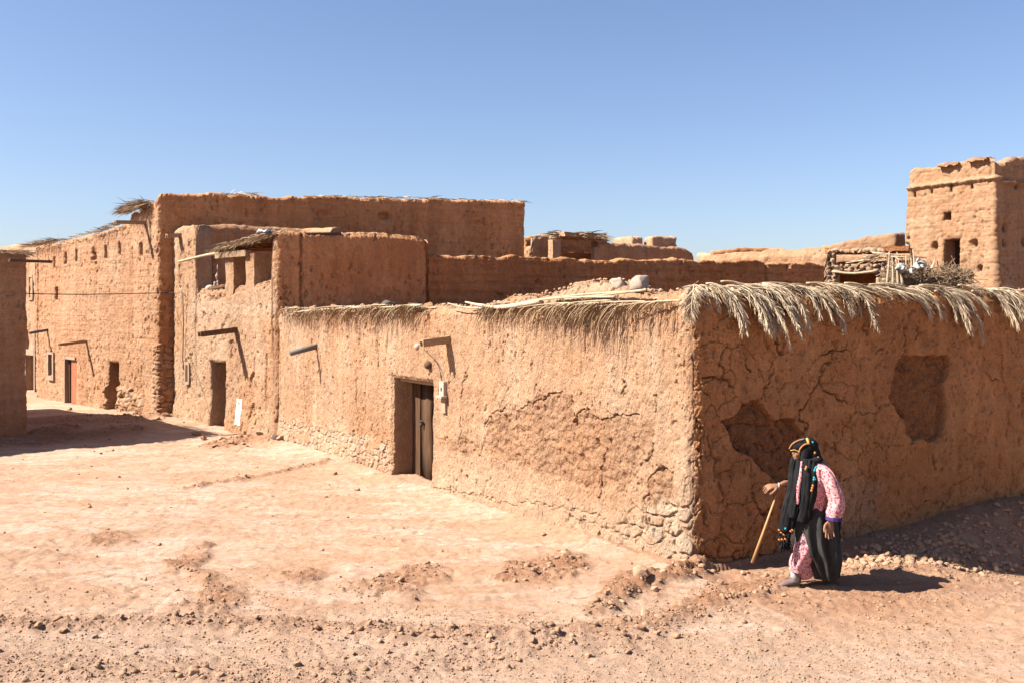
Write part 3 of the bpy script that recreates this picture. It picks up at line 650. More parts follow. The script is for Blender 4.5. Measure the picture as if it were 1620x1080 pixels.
def featC(S_, Z, x, y, at_):
    d = np.zeros(S_.shape); crack(d, S_, Z, crC, .025, .06); crack(d, S_, Z, crC1, .035, .09, .02)
    spall(d, S_, Z, at_, PC.poly(0, [(309, 462), (330, 470), (332, 478), (350, 474), (395, 458), (430, 452), (430, 443), (309, 455)]), .03, .04)
    at_['pale'] = np.maximum(at_['pale'], .5*sst(polysd(S_, Z+wnoise(S_, Z, .05, 3., 1), PC.poly(0, [(290, 500), (436, 500), (436, 478), (300, 478)])), -.05, .05))
    at_['clay'] = (S_ > PC.c[1])*.6; d += .06*(1-sst(Z, 0, .8)); return d  # unlit side gets the painted shade tone
wC = wall('wall', rootC, PC, tC, M['adobe'], cell=.0010, T=.42, base=-.35, openings=[opC], feat=featC, amp=.62, pit=1.2, rag=.03, K_=5, seed=11.)
recess(rootC, PC, opC, .46, M['adobe_court'], M['wood_dark'], lab='door deep in the shade of its opening')
tb0 = PC.pt(PC.sx(0, 307), 0)[:2]
PT = Path([tb0, along(tb0, dC, 480), along(tb0, dC, 480)+np.array([.9, -1.2])], .1)
wall('terrace_wall', rootC, PT, PT.poly(0, [(313, 357), (400, 358), (479, 362)])+[(PT.c[-1], PT.sz(0, 479, 366)[1])], M['adobe_tall'], cell=.0018, T=.35, base=2.6, amp=.7, K_=4, seed=5., feat=lambda S_, Z, x, y, a: (lambda d: (crack(d, S_, Z, [PT.poly(0, [(333, 400), (334, 450)])], .03, .06), d)[1])(np.zeros(S_.shape)))
nC = PC.n[0]
t0 = PC.pt(PC.sx(0, 300), 0, -.2)[:2]; t1 = PC.pt(PC.sx(0, 438), 0, -.2)[:2]
roof(rootC, [tuple(t0), tuple(t1), tuple(along(t1, dC, 660)), tuple(along(t0, dC, 560))], 2.95, M['adobe_court'], .2, 'terrace_floor')
for (xa, xb, yt) in ((357, 369, 405), (389, 401.5, 402)):
    qa, qb = PC.sx(0, xa), PC.sx(0, xb); zt = PC.sz(0, xa, yt)[1]; zb = PC.sz(0, xa, 470)[1]; m = MB()
    m.box(PC.pt((qa+qb)/2, (zt+zb)/2, -.24), ((qb-qa)/2, .24, (zt-zb)/2), PC.frame(qa), .03, 8); m.build('pillar', M['adobe'], rootC)
m = MB()                                   # inner room wall behind the pillars
pi0 = PC.pt(PC.sx(0, 362), 0, -.9); pi1 = along(pi0[:2], dC, 445)
fr = np.array([[dC[0], dC[1], 0], [dC[1], -dC[0], 0], [0, 0, 1.]])
cc = (pi0[:2]+pi1)/2+np.array([.5, .4]); m.box((cc[0], cc[1], 3.5), (np.linalg.norm(pi1-pi0[:2])/2+.5, .1, .65), fr, .03, 9); m.build('inner_wall', M['adobe_court'], rootC)
# awning: beam, boards, brush
def brush(m, P0, P1, n, L, wd, spread, droop, up=.1, d0=None, r=None):
    r = r or random; P0 = np.array(P0); P1 = np.array(P1)
    for i in range(n):
        p = P0+(P1-P0)*r.random()+np.array([r.gauss(0, spread*.3), r.gauss(0, spread*.3), r.gauss(0, spread*.18)]); a = r.gauss(0, .5)
        d = np.array(d0 if d0 is not None else (P1-P0)/np.linalg.norm(P1-P0)); d = d*r.choice((1, 1, -1)) if d0 is None else d
        d = d+np.array([r.gauss(0, .35), r.gauss(0, .35), r.gauss(up, .13)])
        m.blade(p, d, L*r.uniform(.5, 1.2), wd*r.uniform(.6, 1.3), droop*r.uniform(.5, 1.4), 3, side=(r.gauss(0, .4), r.gauss(0, .4), 1))
aw = MB(); z_aw = PC.sz(0, 345, 405)[1]; qa, qb = PC.sx(0, 346), PC.sx(0, 432)
aw.box(PC.pt((qa+PC.sx(0, 394))/2, z_aw-.0, .02), ((PC.sx(0, 394)-qa)/2, .08, .07), PC.frame(qa)@np.array([[1, 0, 0], [0, 1, 0], [0, 0, 1.]]), .015, 8)
beam = aw.build('awning', M['wood'], rootC); beam['label'] = 'sagging brushwood awning on a rough beam over the terrace'
m = MB(); A0 = PC.pt(PC.sx(0, 303), PC.sz(0, 303, 415)[1], .35); A1 = PC.pt(PC.sx(0, 372), PC.sz(0, 372, 396)[1], -.1)
m.tube(catmull([A0, (A0+A1)/2+np.array([0, 0, .03]), A1], 10), np.linspace(.028, .05, 10), 8); m.build('pole', M['frond_stem'], beam)
m = MB()
b0_ = PC.pt(PC.sx(0, 352), z_aw+.12, .12); b1_ = PC.pt(PC.sx(0, 434), PC.sz(0, 434, 372)[1], .05)
for i in range(9):                          # rafters
    f = i/8; p = b0_*(1-f)+b1_*f; e = p+np.array([dC[0], dC[1], .05])*1.6
    m.tube([p, (p+e)/2, e], .045, 7)
m.build('rafters', M['wood_dark'], beam)
m = MB(); n_ = 10; V = []; 
for i in range(n_+1):
    for j in range(n_+1):
        f, g_ = i/n_, j/n_; p = b0_*(1-f)+b1_*f+np.array([dC[0], dC[1], 0])*1.7*g_-nC.tolist()[0]*0
        V.append([p[0], p[1], p[2]+.07+.05*float(perlin(np.array(f*6), np.array(g_*6), np.array(3.)))])
Vt = np.array(V); Vb = Vt-np.array([0, 0, .06]); nn_ = (n_+1)**2; Qs = []
for i in range(n_):
    for j in range(n_):
        a = i*(n_+1)+j; Qs += [[a, a+n_+1, a+n_+2, a+1], [nn_+a, nn_+a+1, nn_+a+n_+2, nn_+a+n_+1]]
for i in range(n_):
    for (a, b) in ((i, i+1), ((n_)*(n_+1)+i+1, n_*(n_+1)+i), ((i+1)*(n_+1), i*(n_+1)), (i*(n_+1)+n_, (i+1)*(n_+1)+n_)): Qs.append([a, b, nn_+b, nn_+a])
m.add(np.concatenate([Vt, Vb]), Qs); m.build('mud_cover', M['adobe_court'], beam)
m = MB(); brush(m, b0_+np.array([-.1, 0, .03]), b1_, 420, .26, .02, .13, .4, .0, d0=(-.8, -.1, -.2)); brush(m, b0_+np.array([.1, .1, .10]), b1_+np.array([.1, .1, .04]), 260, .45, .02, .2, .3, 0.)
m.build('brushwood', M['frond'], beam)
m = MB(); mp_ = b0_*.12+b1_*.88
m.box(mp_+np.array([0, 0, .13]), (.22, .10, .02), PC.frame(qa), .05, 5); m.build('plastic_sheet', M['plastic_blue'], beam)
spout(rootC, PC, 372, 521, .9, .14, M['wood_dark'], tilt=-.10)
spout(rootC, PC, 284, 372, .35, .12, M['wood'], tilt=-.10)
# small framed opening, painted patch, post between pillars
q, z = PC.sz(0, 298, 590); F = PC.frame(q); m = MB()
for sx_ in (-1, 1): m.box(PC.pt(q+sx_*.10, z, .02), (.03, .03, .27), F, .008, 4)
for sz_ in (-1, 1): m.box(PC.pt(q, z+sz_*.25, .023), (.09, .028, .035), F, .008, 4)
fr_ = m.build('window_frame', M['grey_cement'], rootC); m = MB(); m.box(PC.pt(q, z, .0), (.075, .04, .22), F); m.build('pane', M['wood_door'], fr_)
q, z = PC.sz(0, 379, 651); m = MB()
from mathutils.bvhtree import BVHTree
def bvh(o): dg = bpy.context.evaluated_depsgraph_get(); return BVHTree.FromObject(o, dg), np.array(o.parent.location)
tC_, oC_ = bvh(wC)
def hitC(a, b, off):
    p = PC.pt(a, b, 1.0); n = -np.append(PC.n[0], 0.); h = tC_.ray_cast(Vector(p-oC_), Vector(n))[0]
    return (np.array(h)+oC_ if h else PC.pt(a, b, .1))-n*off
nU, nV = 14, 22; V = []; 
for i in range(nU):
    for j in range(nV):
        u, v = i/(nU-1)-.5, j/(nV-1)-.5; uu = u*(.27+.05*float(perlin(np.array(v*5), np.array(1.), np.array(2.)))); vv = v*.62+.05*float(perlin(np.array(u*7), np.array(5.), np.array(2.)))
        V.append(hitC(q+uu, z+vv, .006))
m.add(V, [[i*nV+j, (i+1)*nV+j, (i+1)*nV+j+1, i*nV+j+1] for i in range(nU-1) for j in range(nV-1)])
wp = m.build('whitewashed_patch', M['paint'], rootC)
m = MB()
for k in range(4):
    uu = -.09
    while uu < .09:
        l = random.uniform(.015, .035); m.box(hitC(q+uu+l/2, z+.13-.09*k, .012), (l/2, .002, .006+.004*random.random()), PC.frame(q)); uu += l+random.uniform(.008, .02)
m.build('faded_writing', M['paint_text'], wp)
m = MB(); q, z = PC.sz(0, 290, 463)
m.tube([PC.pt(q, z, .05), PC.pt(q+.12, z-.02, .07), PC.pt(q+.14, z-.8, .06), PC.pt(q+.10, z-1.7, .06), PC.pt(q+.16, 1.3, .06)], .012, 6); m.build('electric_cable', M['iron'], rootC)
# pot and strung gourds on the terrace sill
def topz(x, y, out=-.2, seg=0, P=PC): q, z = P.sz(seg, x, y); return P.pt(q, z, out)
p = topz(320.5, 456); m = MB(); m.ball(p+np.array([0, 0, .0]), (.115, .115, .085), 16); tag(m.build('clay_bowl', M['clay_pot'], smooth=True, loc=p), 'pale upturned bowl on the terrace sill of the two-storey house', 'bowl')
for (x, y, nm) in ((333.5, 441, 'upper pale gourd in front of the dark crack above the terrace sill'),):
    m = MB()
    p = topz(334, 454, -.12)
    for (dz, r_, dx) in ((.03, .03, -.03), (.09, .035, -.02), (.05, .03, .05), (.12, .03, .05), (.22, .025, .03), (.27, .04, .03), (.33, .025, .04)): m.ball(p+np.array([dx, 0, dz]), (r_, r_, r_*1.3), 8)
    m.tube([p+np.array([.03, .02, -.02]), p+np.array([.04, .02, .55])], .008, 5)
    tag(m.build('strung_gourds', M['clay_pot'], loc=p), 'small pale gourds strung on a dark stick above the terrace sill', 'gourds')
for k in range(7):
    p = topz(326+k*4.2, 457-k*.9, -.1); m = MB(); r_ = random.uniform(.03, .055); m.box(p+np.array([0, 0, -.0]), (r_, r_, r_*.7), None, .02, 4); tag(m.build('stone', M['stone'], loc=p), 'small mud lump on the terrace sill beside the upturned bowl', 'stone', 'lumps on the terrace sill')

# ------------------------------------------------------------------ tall house
rootD = empty('mud_house', (cD[0], cD[1], 0), 'tallest long windowless mud house with a red door and a brushwood roof edge', 'house')
tD = PD.poly(0, [(57, 389), (100, 383), (150, 370), (200, 355), (203, 353), (206, 337), (235, 324), (246, 316), (249, 309)])+PD.poly(1, [(253, 307), (300, 307), (400, 309), (520, 312), (600, 313), (760, 316), (831, 320)])+[(PD.c[-1], 6.2)]
opD1 = (PD.sx(0, 172), PD.sx(0, 188), -.4, PD.sz(0, 180, 573)[1]); opD2 = (PD.sx(0, 103), PD.sx(0, 120), -.4, PD.sz(0, 112, 566)[1]); opD3 = (PD.sx(0, 78), PD.sx(0, 84), PD.sz(0, 80, 592)[1], PD.sz(0, 80, 560)[1])
slD = [PD.sz(0, x, y) for x, y in ((86, 416), (103, 409), (120, 405), (147, 402), (166, 399), (188, 394), (150, 410), (222, 395))]
def featD(S_, Z, x, y, at_):
    d = np.zeros(S_.shape)
    for q, z in slD: d -= .14*(1-sst(np.abs(S_-q), .04, .11))*(1-sst(np.abs(Z-z), .12, .22))
    q, z = PD.sz(0, 89, 465); d -= .25*(1-sst(np.abs(S_-q), .07, .14))*(1-sst(np.abs(Z-z), .14, .22))
    q, z = PD.sz(1, 608, 342); d -= .2*(1-sst(np.hypot((S_-q)*.6, Z-z), .06, .14)); q, z = PD.sz(1, 510, 341); d -= .1*(1-sst(np.hypot((S_-q)*.5, Z-z), .06, .18))
    b = S_ > PD.c[1]; at_['clay'] = b*.6; zz = Z*3.3+.25*perlin(S_*.7, Z*.5, 0*Z); d -= .012*(1-sst(np.abs(zz-np.round(zz)), .03, .12))*b  # painted shade tone on the face away from the sun
    crack(d, S_, Z, [PD.poly(0, [(236, 352), (239, 380)]), PD.poly(0, [(61, 560), (60, 400)])], .04, .10)
    # stones showing at the foot of the corner
    k = sst(polysd(S_+wnoise(S_, Z, .1, 2., 2), Z, [(PD.c[1]-.35, -.5), (PD.c[1]-.3, 1.95), (PD.c[1]+.6, 2.0), (PD.c[1]+.6, -.5)]), -.02, .1)
    f1, f2, hc = voro(S_*3.1+.5*perlin(S_*3, Z*3, 0*Z), Z*6.4+.5*perlin(S_*3+5, Z*3, 0*Z), 5); e = sst(f2-f1, .03, .2); d += k*(-.03+.06*e+.035*(hc-.5)); at_['stone'] = np.maximum(at_['stone'], k*.25*hc)
    k2 = sst(polysd(S_+wnoise(S_, Z, .3, 1., 2), Z+wnoise(S_, Z, .3, 1., 5), [(PD.c[1]-3.6, -.5), (PD.c[1]-3.3, .55), (PD.c[1]-1., .75), (PD.c[1]-.3, -.5)]), -.05, .1)
    d += k2*(.05+.10*fbm(S_, Z, 0*Z, 3., 3, 8)+.05*e); at_['stone'] = np.maximum(at_['stone'], k2*.6*e*hc)
    return d
wall('wall', rootD, PD, tD, M['adobe_tall'], cell=.0009, T=.5, base=-.35, openings=[opD1, opD2, opD3], feat=featD, amp=.6, pit=1.1, rag=.06, K_=5, seed=23., topround=.04, back=False)
recess(rootD, PD, opD1, .55, None, M['wood_dark'], name='dark_interior')
qm = (opD2[0]+opD2[1])/2; F = PD.frame(qm); w2 = opD2[1]-opD2[0]
m = MB(); m.box(PD.pt(qm, .8, -.12), (w2*.5, .02, 1.1), F); rd = m.build('door', M['wood_door'], rootD); rd['label'] = 'brown plank door leaf with one red metal leaf'
m = MB(); m.box(PD.pt(opD2[1]-w2*.20, .8, -.05), (w2*.30, .02, 1.05), F, 0, 1); m.build('leaf', M['red_door'], rd)
m = MB(); m.box(PD.pt(opD2[0]+w2*.1, opD2[3]-.9, .01), (.03, .05, .95), F, .01, 3); m.box(PD.pt(qm, opD2[3]+.0, .0), (w2*.54, .05, .04), F, .01, 4); m.build('door_frame', M['grey_cement'], rootD)
m = MB(); q = (opD3[0]+opD3[1])/2; zc = (opD3[2]+opD3[3])/2; F = PD.frame(q); ww = (opD3[1]-opD3[0])/2; hh_ = (opD3[3]-opD3[2])/2
for sg in (-1, 1): m.box(PD.pt(q+sg*(ww+.05), zc-.05, .0), (.05, .04, hh_+.12), F, .006, 4)
m.box(PD.pt(q, zc+hh_+.04, .003), (ww, .04, .04), F, .006, 4); m.box(PD.pt(q, zc-hh_-.10, .003), (ww, .04, .07), F, .006, 4)
wf = m.build('window', M['grey_cement'], rootD); m = MB(); m.box(PD.pt(q, zc, -.1), (ww+.02, .02, hh_+.02), F); m.build('pane', M['glass'], wf)
spout(rootD, PD, 137, 539, .8, .09, M['wood'], tilt=-.1); spout(rootD, PD, 75, 521, .55, .09, M['pipe'], tilt=-.16); spout(rootD, PD, 229, 352, .8, .11, M['wood'], tilt=-.05)
inD = PD.back(np.array([.3, PD.c[1], PD.c[2]]), .4)
roof(rootD, [tuple(inD[0]), tuple(inD[1]), tuple(inD[2]), tuple(inD[2]+np.array([-3, 5.])), tuple(inD[0]+np.array([5, 8.]))], 4.55, M['adobe_court'])
m = MB()                                   # brush laid along the roof edge
def edge_brush(m, P, pts, n, L, wd, spread, droop, seg=0, out=.08, d0=None, up=.02):
    Q = [P.pt(*P.sz(seg, x, y), out) for x, y in pts]
    for a, b in zip(Q[:-1], Q[1:]): brush(m, a, b, n, L, wd, spread, droop, up, d0)
edge_brush(m, PD, [(50, 390), (75, 386), (100, 381)], 90, .45, .022, .12, .4, d0=(-.8, .1, .04))
edge_brush(m, PD, [(100, 383), (150, 369), (200, 353)], 50, .4, .02, .10, .6, d0=(-.7, .3, .05)); edge_brush(m, PD, [(158, 368), (185, 360)], 60, .35, .02, .08, .5, d0=(-.8, .3, .02))
edge_brush(m, PD, [(209, 333), (243, 321)], 620, .5, .022, .16, .4, d0=(-.9, .2, -.02), up=0); m.build('brushwood_edging', M['frond'], rootD)
m = MB(); edge_brush(m, PD, [(345, 309), (400, 308)], 60, .32, .02, .07, .7, 1, .05, d0=(.7, .2, .05)); m.build('reed_capping', M['frond_pale'], rootD); m = MB(); edge_brush(m, PD, [(480, 311), (560, 312), (620, 313)], 40, .3, .02, .07, .7, 1, .05, d0=(.7, .2, .02)); edge_brush(m, PD, [(620, 313), (700, 315), (834, 319)], 50, .3, .02, .06, .5, 1, .04, d0=(.8, .3, .0)); m.build('reed_capping', M['frond_pale'], rootD)

# small house closing the street
pE = along(np.array(pD0)+np.array([.4, .75]), np.array([-.70, .715]), 57); PE = Path([pE+np.array([-.70, .715])*4.5, pE], .1)
rootE = empty('mud_house', (pE[0], pE[1], 0), 'narrow strip of the farthest mud house up the street, with a pale framed doorway', 'house')
opE = (PE.sx(0, 44), PE.sx(0, 56), -.4, PE.sz(0, 50, 560)[1])
wall('wall', rootE, PE, [(0, 5.2), (PE.c[-1], 5.15)], M['adobe'], cell=.0018, base=-.3, openings=[opE], amp=1., seed=31., K_=4)
recess(rootE, PE, opE, .35, None, M['wood_door']); F = PE.frame(opE[0]); m = MB()
for q in opE[:2]: m.box(PE.pt(q+(.08 if q == opE[1] else -.08), .9, .02), (.05, .05, 1.25), F, .005, 3)
m.box(PE.pt((opE[0]+opE[1])/2, opE[3]+.07, .024), ((opE[1]-opE[0])/2, .05, .1), F, .005, 3); m.build('door_frame', M['grey_cement'], rootE)
m = MB(); q, z = PE.sz(0, 50, 455)
for dx, dz, a, b in ((-.18, 0, .04, .4), (.18, 0, .04, .4), (0, .4, .2, .04), (0, -.4, .2, .04)): m.box(PE.pt(q+dx, z+dz, .02), (a, .03, b), F)
m.build('window_frame', M['grey_cement'], rootE)

# shaded house at the left edge
rootL = empty('mud_house', (kL[0], kL[1], 0), 'shaded corner of a mud house at the left edge of the picture', 'house')
wall('wall', rootL, PL, [(0, 4.05), (PL.c[1], 4.12), (PL.c[1]+3, 4.0), (PL.c[2], 3.5)], M['adobe_tall'], cell=.0016, base=-.3, amp=.8, seed=41., K_=5, topround=.05, rag=.03)
roof(rootL, [tuple(PL.p[0]), tuple(kL+np.array([-.2, .2])), tuple(PL.p[2]), (PL.p[2][0]-3, PL.p[2][1]-3), (PL.p[0][0]-5, PL.p[0][1]+1)], 3.5, M['adobe_court'])
m = MB(); brush(m, PL.pt(PL.c[1]-1.8, 4.14, .02), PL.pt(PL.c[1], 4.12, .05), 160, .28, .014, .08, .5, .03, d0=(.6, .1, .05)); brush(m, PL.pt(PL.c[1]+.1, 4.12, -.1), PL.pt(PL.c[1]+2, 4.06, .0), 260, .35, .016, .10, .6, .0, d0=(.7, .1, .0)); m.build('brushwood_edging', M['frond'], rootL)
m = MB(); m.box(PL.pt(PL.c[1]-.1, 3.92, .25), (.05, .45, .03), PL.frame(PL.c[1]+.2), .01, 4); m.build('water_spout', M['wood_dark'], rootL)

# cable across the street
m = MB(); a = PL.pt(PL.c[1]-2.4, 0)[:2]; A_ = at(-60, 461, 21.5); B_ = at(250, 464, 26.0)-np.array([0, .12, 0]); C_ = at(276, 463, 26.0)
A_ = np.array([A_[0], A_[1], A_[2]])
m.tube(catmull([A_, (A_+B_)/2+np.array([0, 0, -.05]), B_, C_], 40), .011, 5); tag(m.build('overhead_cable', M['iron'], loc=A_), 'thin dark cable strung across the alley from the left house to the tall house', 'cable')

# ------------------------------------------------------------------ courtyard wall, far houses
rootF = empty('courtyard_wall', (pC2[0], pC2[1], 0), 'long shaded mud-brick courtyard wall rising behind the roof of the low house', 'wall')
tF = PF.poly(0, [(680, 403), (760, 405), (860, 408), (960, 412), (1100, 412), (1205, 414), (1214, 417), (1290, 416), (1306, 424)])+[(PF.c[-1], 4.0)]
def featF(S_, Z, x, y, at_):
    d = np.zeros(S_.shape); zz = Z*4.6+.25*perlin(S_*.6, Z*.5, 0*Z); d -= .02*(1-sst(np.abs(zz-np.round(zz)), .03, .15))
    crack(d, S_, Z, [PF.poly(0, [(1213, 418), (1214, 455)])], .06, .08); d -= .08*sst(perlin(S_*2.2, Z*3.2, 0*Z+4), .52, .62); return d
wall('wall', rootF, PF, tF, M['adobe_court'], cell=.0012, base=2.2, amp=.7, seed=53., K_=4, feat=featF, rag=.05, topround=.03)
def simplewall(name, parent, pts, segs_tops, mat, seed, base=1.5, amp=1.0, openings=(), T=.4, fil=.15, feat=None, batter=0., rag=.03, cell=.0017, path=None, topround=.06):
    P = path or Path(pts, fil); tp = []
    for sg, pp in segs_tops: tp += P.poly(sg, pp)
    if P.c[-1]-max(t[0] for t in tp) > .05: tp.append((P.c[-1], max(tp)[1]))
    if min(t[0] for t in tp) > .05: tp.append((0, min(tp)[1]))
    return P, wall(name, parent, P, tp, mat, cell=cell, base=base, amp=amp, seed=seed, K_=4, openings=openings, T=T, feat=feat, batter=batter, rag=rag, topround=topround)
# porch house right of the tall house
Y0 = 37.0
rG = empty('mud_house', (at(900, 400, Y0)[0], Y0, 0), 'far mud house with a small twig-roofed porch just right of the tall house', 'house')
g0 = at(945, 400, Y0)[:2]; simplewall('wall', rG, [g0, along(g0, dC, 1100), along(g0, dC, 1100)+np.array([-1.5, 2.6])], [(0, [(946, 383), (980, 385), (1040, 390), (1085, 393), (1099, 401)])], M['adobe_tall'], 61.)
g1 = at(832, 400, Y0+2.)[:2]; simplewall('back_wall', rG, [g1, along(g1, dC, 960)], [(0, [(833, 377), (870, 372), (958, 372)])], M['adobe_court'], 62.)
g2 = at(836, 400, Y0-.3)[:2]; simplewall('low_wall', rG, [at(831, 0, Y0-.2)[:2], at(838, 0, Y0-.5)[:2], along(at(838, 0, Y0-.5)[:2], dC, 868)], [(0, [(832, 390), (837, 390)]), (1, [(839, 390), (842, 374), (866, 372)])], M['adobe'], 63.)
g3 = at(871, 400, Y0-.8)[:2]; m = MB()
m.box((at(877, 0, Y0-1)[0], Y0-1, 4.4), (.17, .17, .95), fr, .05, 8); m.build('pillar', M['adobe'], rG); m = MB(); m.box((at(942, 0, Y0)[0], Y0, 4.4), (.12, .12, .75), fr, .05, 7); m.build('pillar', M['adobe'], rG)
m = MB(); gz_ = at(900, 374, Y0)[2]
m.box((at(910, 0, Y0)[0], Y0+.1, gz_), (.95, .7, .09), fr, .05, 8); pr = m.build('porch_roof', M['adobe'], rG)
m = MB(); brush(m, at(875, 372, Y0-.7), at(948, 376, Y0-.3), 180, .6, .04, .35, .5, .1); m.build('brushwood', M['frond'], pr)
m = MB(); m.box((at(915, 0, Y0)[0], Y0+.9, 4.3), (.8, .06, .7), fr, .03, 5); m.build('porch_wall', M['adobe_court'], rG)
# pale cube on the skyline
rH = empty('mud_house', (at(1020, 380, 50)[0], 50, 0), 'small boxy roof room with two shaded sides on the far skyline left of centre right', 'house'); rH['label'] = 'small boxy twin roof rooms on the skyline above the sloping end of the far wall'
for (xa, xc, xb, ya, yc) in ((973, 1000, 1018, 377, 375), (1019, 1032, 1072, 376, 375)):
    c = at(xc, 0, 50)[:2]; simplewall('wall', rH, [along(c, np.array([-.53, .848]), xa), c, along(c, dC, xb), along(c, dC, xb)+np.array([-1, 1.8])], [(0, [(xa+1, ya), (xc-1, yc)]), (1, [(xc+1, yc), (xb-1, yc)])], M['adobe'], 64.+xa, fil=.1)
# skyline walls
rI = empty('mud_house', (at(1180, 400, 56)[0], 56, 0), 'farthest low mud house whose dark roof edge shows above the pale walls', 'house')
c = at(1128, 0, 56)[:2]; simplewall('wall', rI, [c, along(c, dC*np.array([1, .3]), 1242)], [(0, [(1132, 398), (1150, 396), (1170, 393), (1241, 394)])], M['adobe_court'], 71.)
c = at(1102, 0, 58)[:2]; simplewall('side_wall', rI, [c, along(c, dA, 1150)], [(0, [(1103, 402), (1149, 401)])], M['adobe'], 72.)
rJ = empty('mud_house', (at(1250, 400, 44)[0], 44, 0), 'pale sunlit rounded mud wall house running toward the tower', 'house')
c = at(1110, 0, 47)[:2]; simplewall('wall', rJ, [c, along(c, dA*np.array([1.5, .7]), 1330)], [(0, [(1112, 406), (1160, 400), (1215, 396), (1290, 393), (1329, 393)])], M['adobe_far'], 73., rag=.06, topround=.2)
c2 = at(1300, 0, 45)[:2]; simplewall('upper_wall', rJ, [c2, along(c2, dA*np.array([1.6, .7]), 1416), along(along(c2, dA*np.array([1.6, .7]), 1416), dC, 1432)], [(0, [(1301, 390), (1340, 381), (1376, 375), (1414, 369)]), (1, [(1417, 369), (1430, 369)])], M['adobe_far'], 74., rag=.04)
c3 = at(1285, 0, 36)[:2]; simplewall('front_wall', rJ, [c3, along(c3, dA*np.array([1.6, .7]), 1440)], [(0, [(1286, 396), (1330, 394), (1400, 392), (1439, 395)])], M['adobe_far'], 75., rag=.06, topround=.2)
# tower
YT = 36.0; cT = at(1574, 0, YT)[:2]; PT2 = Path([along(cT, -dA, 1438), cT, cT+dC*6.5], .08)
rT = empty('mud_tower', (cT[0], cT[1], 0), 'tall square mud tower with a projecting cornice at the right edge', 'tower')
ztc, zcl = PT2.sz(0, 1572, 281)[1], PT2.sz(0, 1440, 298)[1]
opT = [(PT2.sx(0, 1498), PT2.sx(0, 1523), 1.6, PT2.sz(0, 1510, 379)[1]), (PT2.sx(0, 1495), PT2.sx(0, 1507), PT2.sz(0, 1501, 349)[1], PT2.sz(0, 1501, 336)[1])]
for (x, y, w_, h) in ((1449, 308, 4, 9), (1475, 304, 3, 6), (1506, 298, 4, 12), (1538, 295, 4, 8)): opT.append((PT2.sx(0, x-w_/2), PT2.sx(0, x+w_/2), PT2.sz(0, x, y+h/2)[1], PT2.sz(0, x, y-h/2)[1]))
hoT = [(0, 1440, 392, .2), (0, 1484, 390, .2), (0, 1544, 386, .2), (0, 1554, 425, .15), (0, 1540, 436, .18), (0, 1532, 436, .12), (0, 1443, 377, .08), (1, 1587, 361, .2), (1, 1585, 385, .15), (1, 1607, 293, .16), (1, 1616, 383, .2)]
def featT(S_, Z, x, y, at_):
    d = np.zeros(S_.shape); zc = zcl+(ztc-zcl)*np.clip(S_/PT2.c[1], 0, 1); b = (S_ < PT2.c[1]+.25)
    zb = np.where(b, zc, ztc-.15); e = np.abs(Z-zb+wnoise(S_, Z, .03, 3., 4))
    d += .13*(1-sst(e, .03, .09)); d -= .05*sst(Z, zb, zb+.2)
    at_['pale'] = np.maximum(at_['pale'], .6*(1-sst(e, .03, .1))*b)
    for sg, px, py, r_ in hoT:
        q, z = PT2.sz(sg, px, py); d -= .3*(1-sst(np.hypot(S_-q, (Z-z)*.8), r_*.4, r_*.8))
    zz = Z*2.2+.3*perlin(S_*.5, Z*.4, 0*Z); d -= .012*(1-sst(np.abs(zz-np.round(zz)), .03, .14)); d += .15*(1-sst(Z, 2.4, 4.6)); return d
tT = PT2.poly(0, [(1438, 271), (1445, 267), (1487, 263), (1490, 258), (1520, 256), (1535, 253), (1560, 249), (1568, 252)])+PT2.poly(1, [(1580, 260), (1592, 256), (1605, 250), (1625, 248)])+[(PT2.c[-1], PT2.sz(1, 1625, 248)[1])]
wall('wall', rT, PT2, tT, M['adobe_far'], cell=.0011, base=1.0, amp=.9, seed=81., K_=5, openings=opT, T=.5, feat=featT, batter=.035, rag=.06, topround=.05)
m = MB(); m.box(tuple(cT+np.array([1.2, 4.0]))+(4,), (1.8, 1.8, 3.5), fr); m.build('dark_interior', M['wood_dark'], rT)
m = MB()
for (px, py, l) in ((1502, 261, .42), (1548, 253, .38)): m.box(PT2.pt(*PT2.sz(0, px, py), -.12), (l, .28, .05), PT2.frame(1), .08, 8)
m.build('capping_slabs', M['adobe_far'], rT)

# ------------------------------------------------------------------ ruined store and brush heap on the roof, left of the tower
rR = empty('ruined_store', at(1370, 450, 23.0), 'crumbling stone store with a sagging lintel pole, left of the brush heap', 'ruin')
r0 = at(1303, 0, 25.2)[:2]; PR = Path([r0, along(r0, np.array([.90, -.43]), 1428), along(along(r0, np.array([.90, -.43]), 1428), dC, 1520)], .12)
opR = [(PR.sx(0, 1326), PR.sx(0, 1386), 2.6, PR.sz(0, 1350, 433)[1]), (PR.sx(0, 1320), PR.sx(0, 1403), PR.sz(0, 1360, 418)[1], PR.sz(0, 1360, 400)[1])]
def featR(S_, Z, x, y, at_):
    f1, f2, hc = voro(S_*6+.3*perlin(S_*5, Z*5, 0*Z), Z*8, 9); e = sst(f2-f1, .03, .25); at_['stone'] = .4*hc*e
    return -.06+.12*e+.05*(hc-.5)
wall('wall', rR, PR, PR.poly(0, [(1304, 418), (1310, 397), (1345, 395), (1400, 397), (1408, 405), (1427, 412)])+PR.poly(1, [(1429, 446), (1519, 446)]), M['adobe'], cell=.0013, base=2.6, amp=1.0, seed=91., K_=4, openings=opR, feat=featR, rag=.05, T=.35)
zr1, zr0 = opR[1][3], opR[1][2]
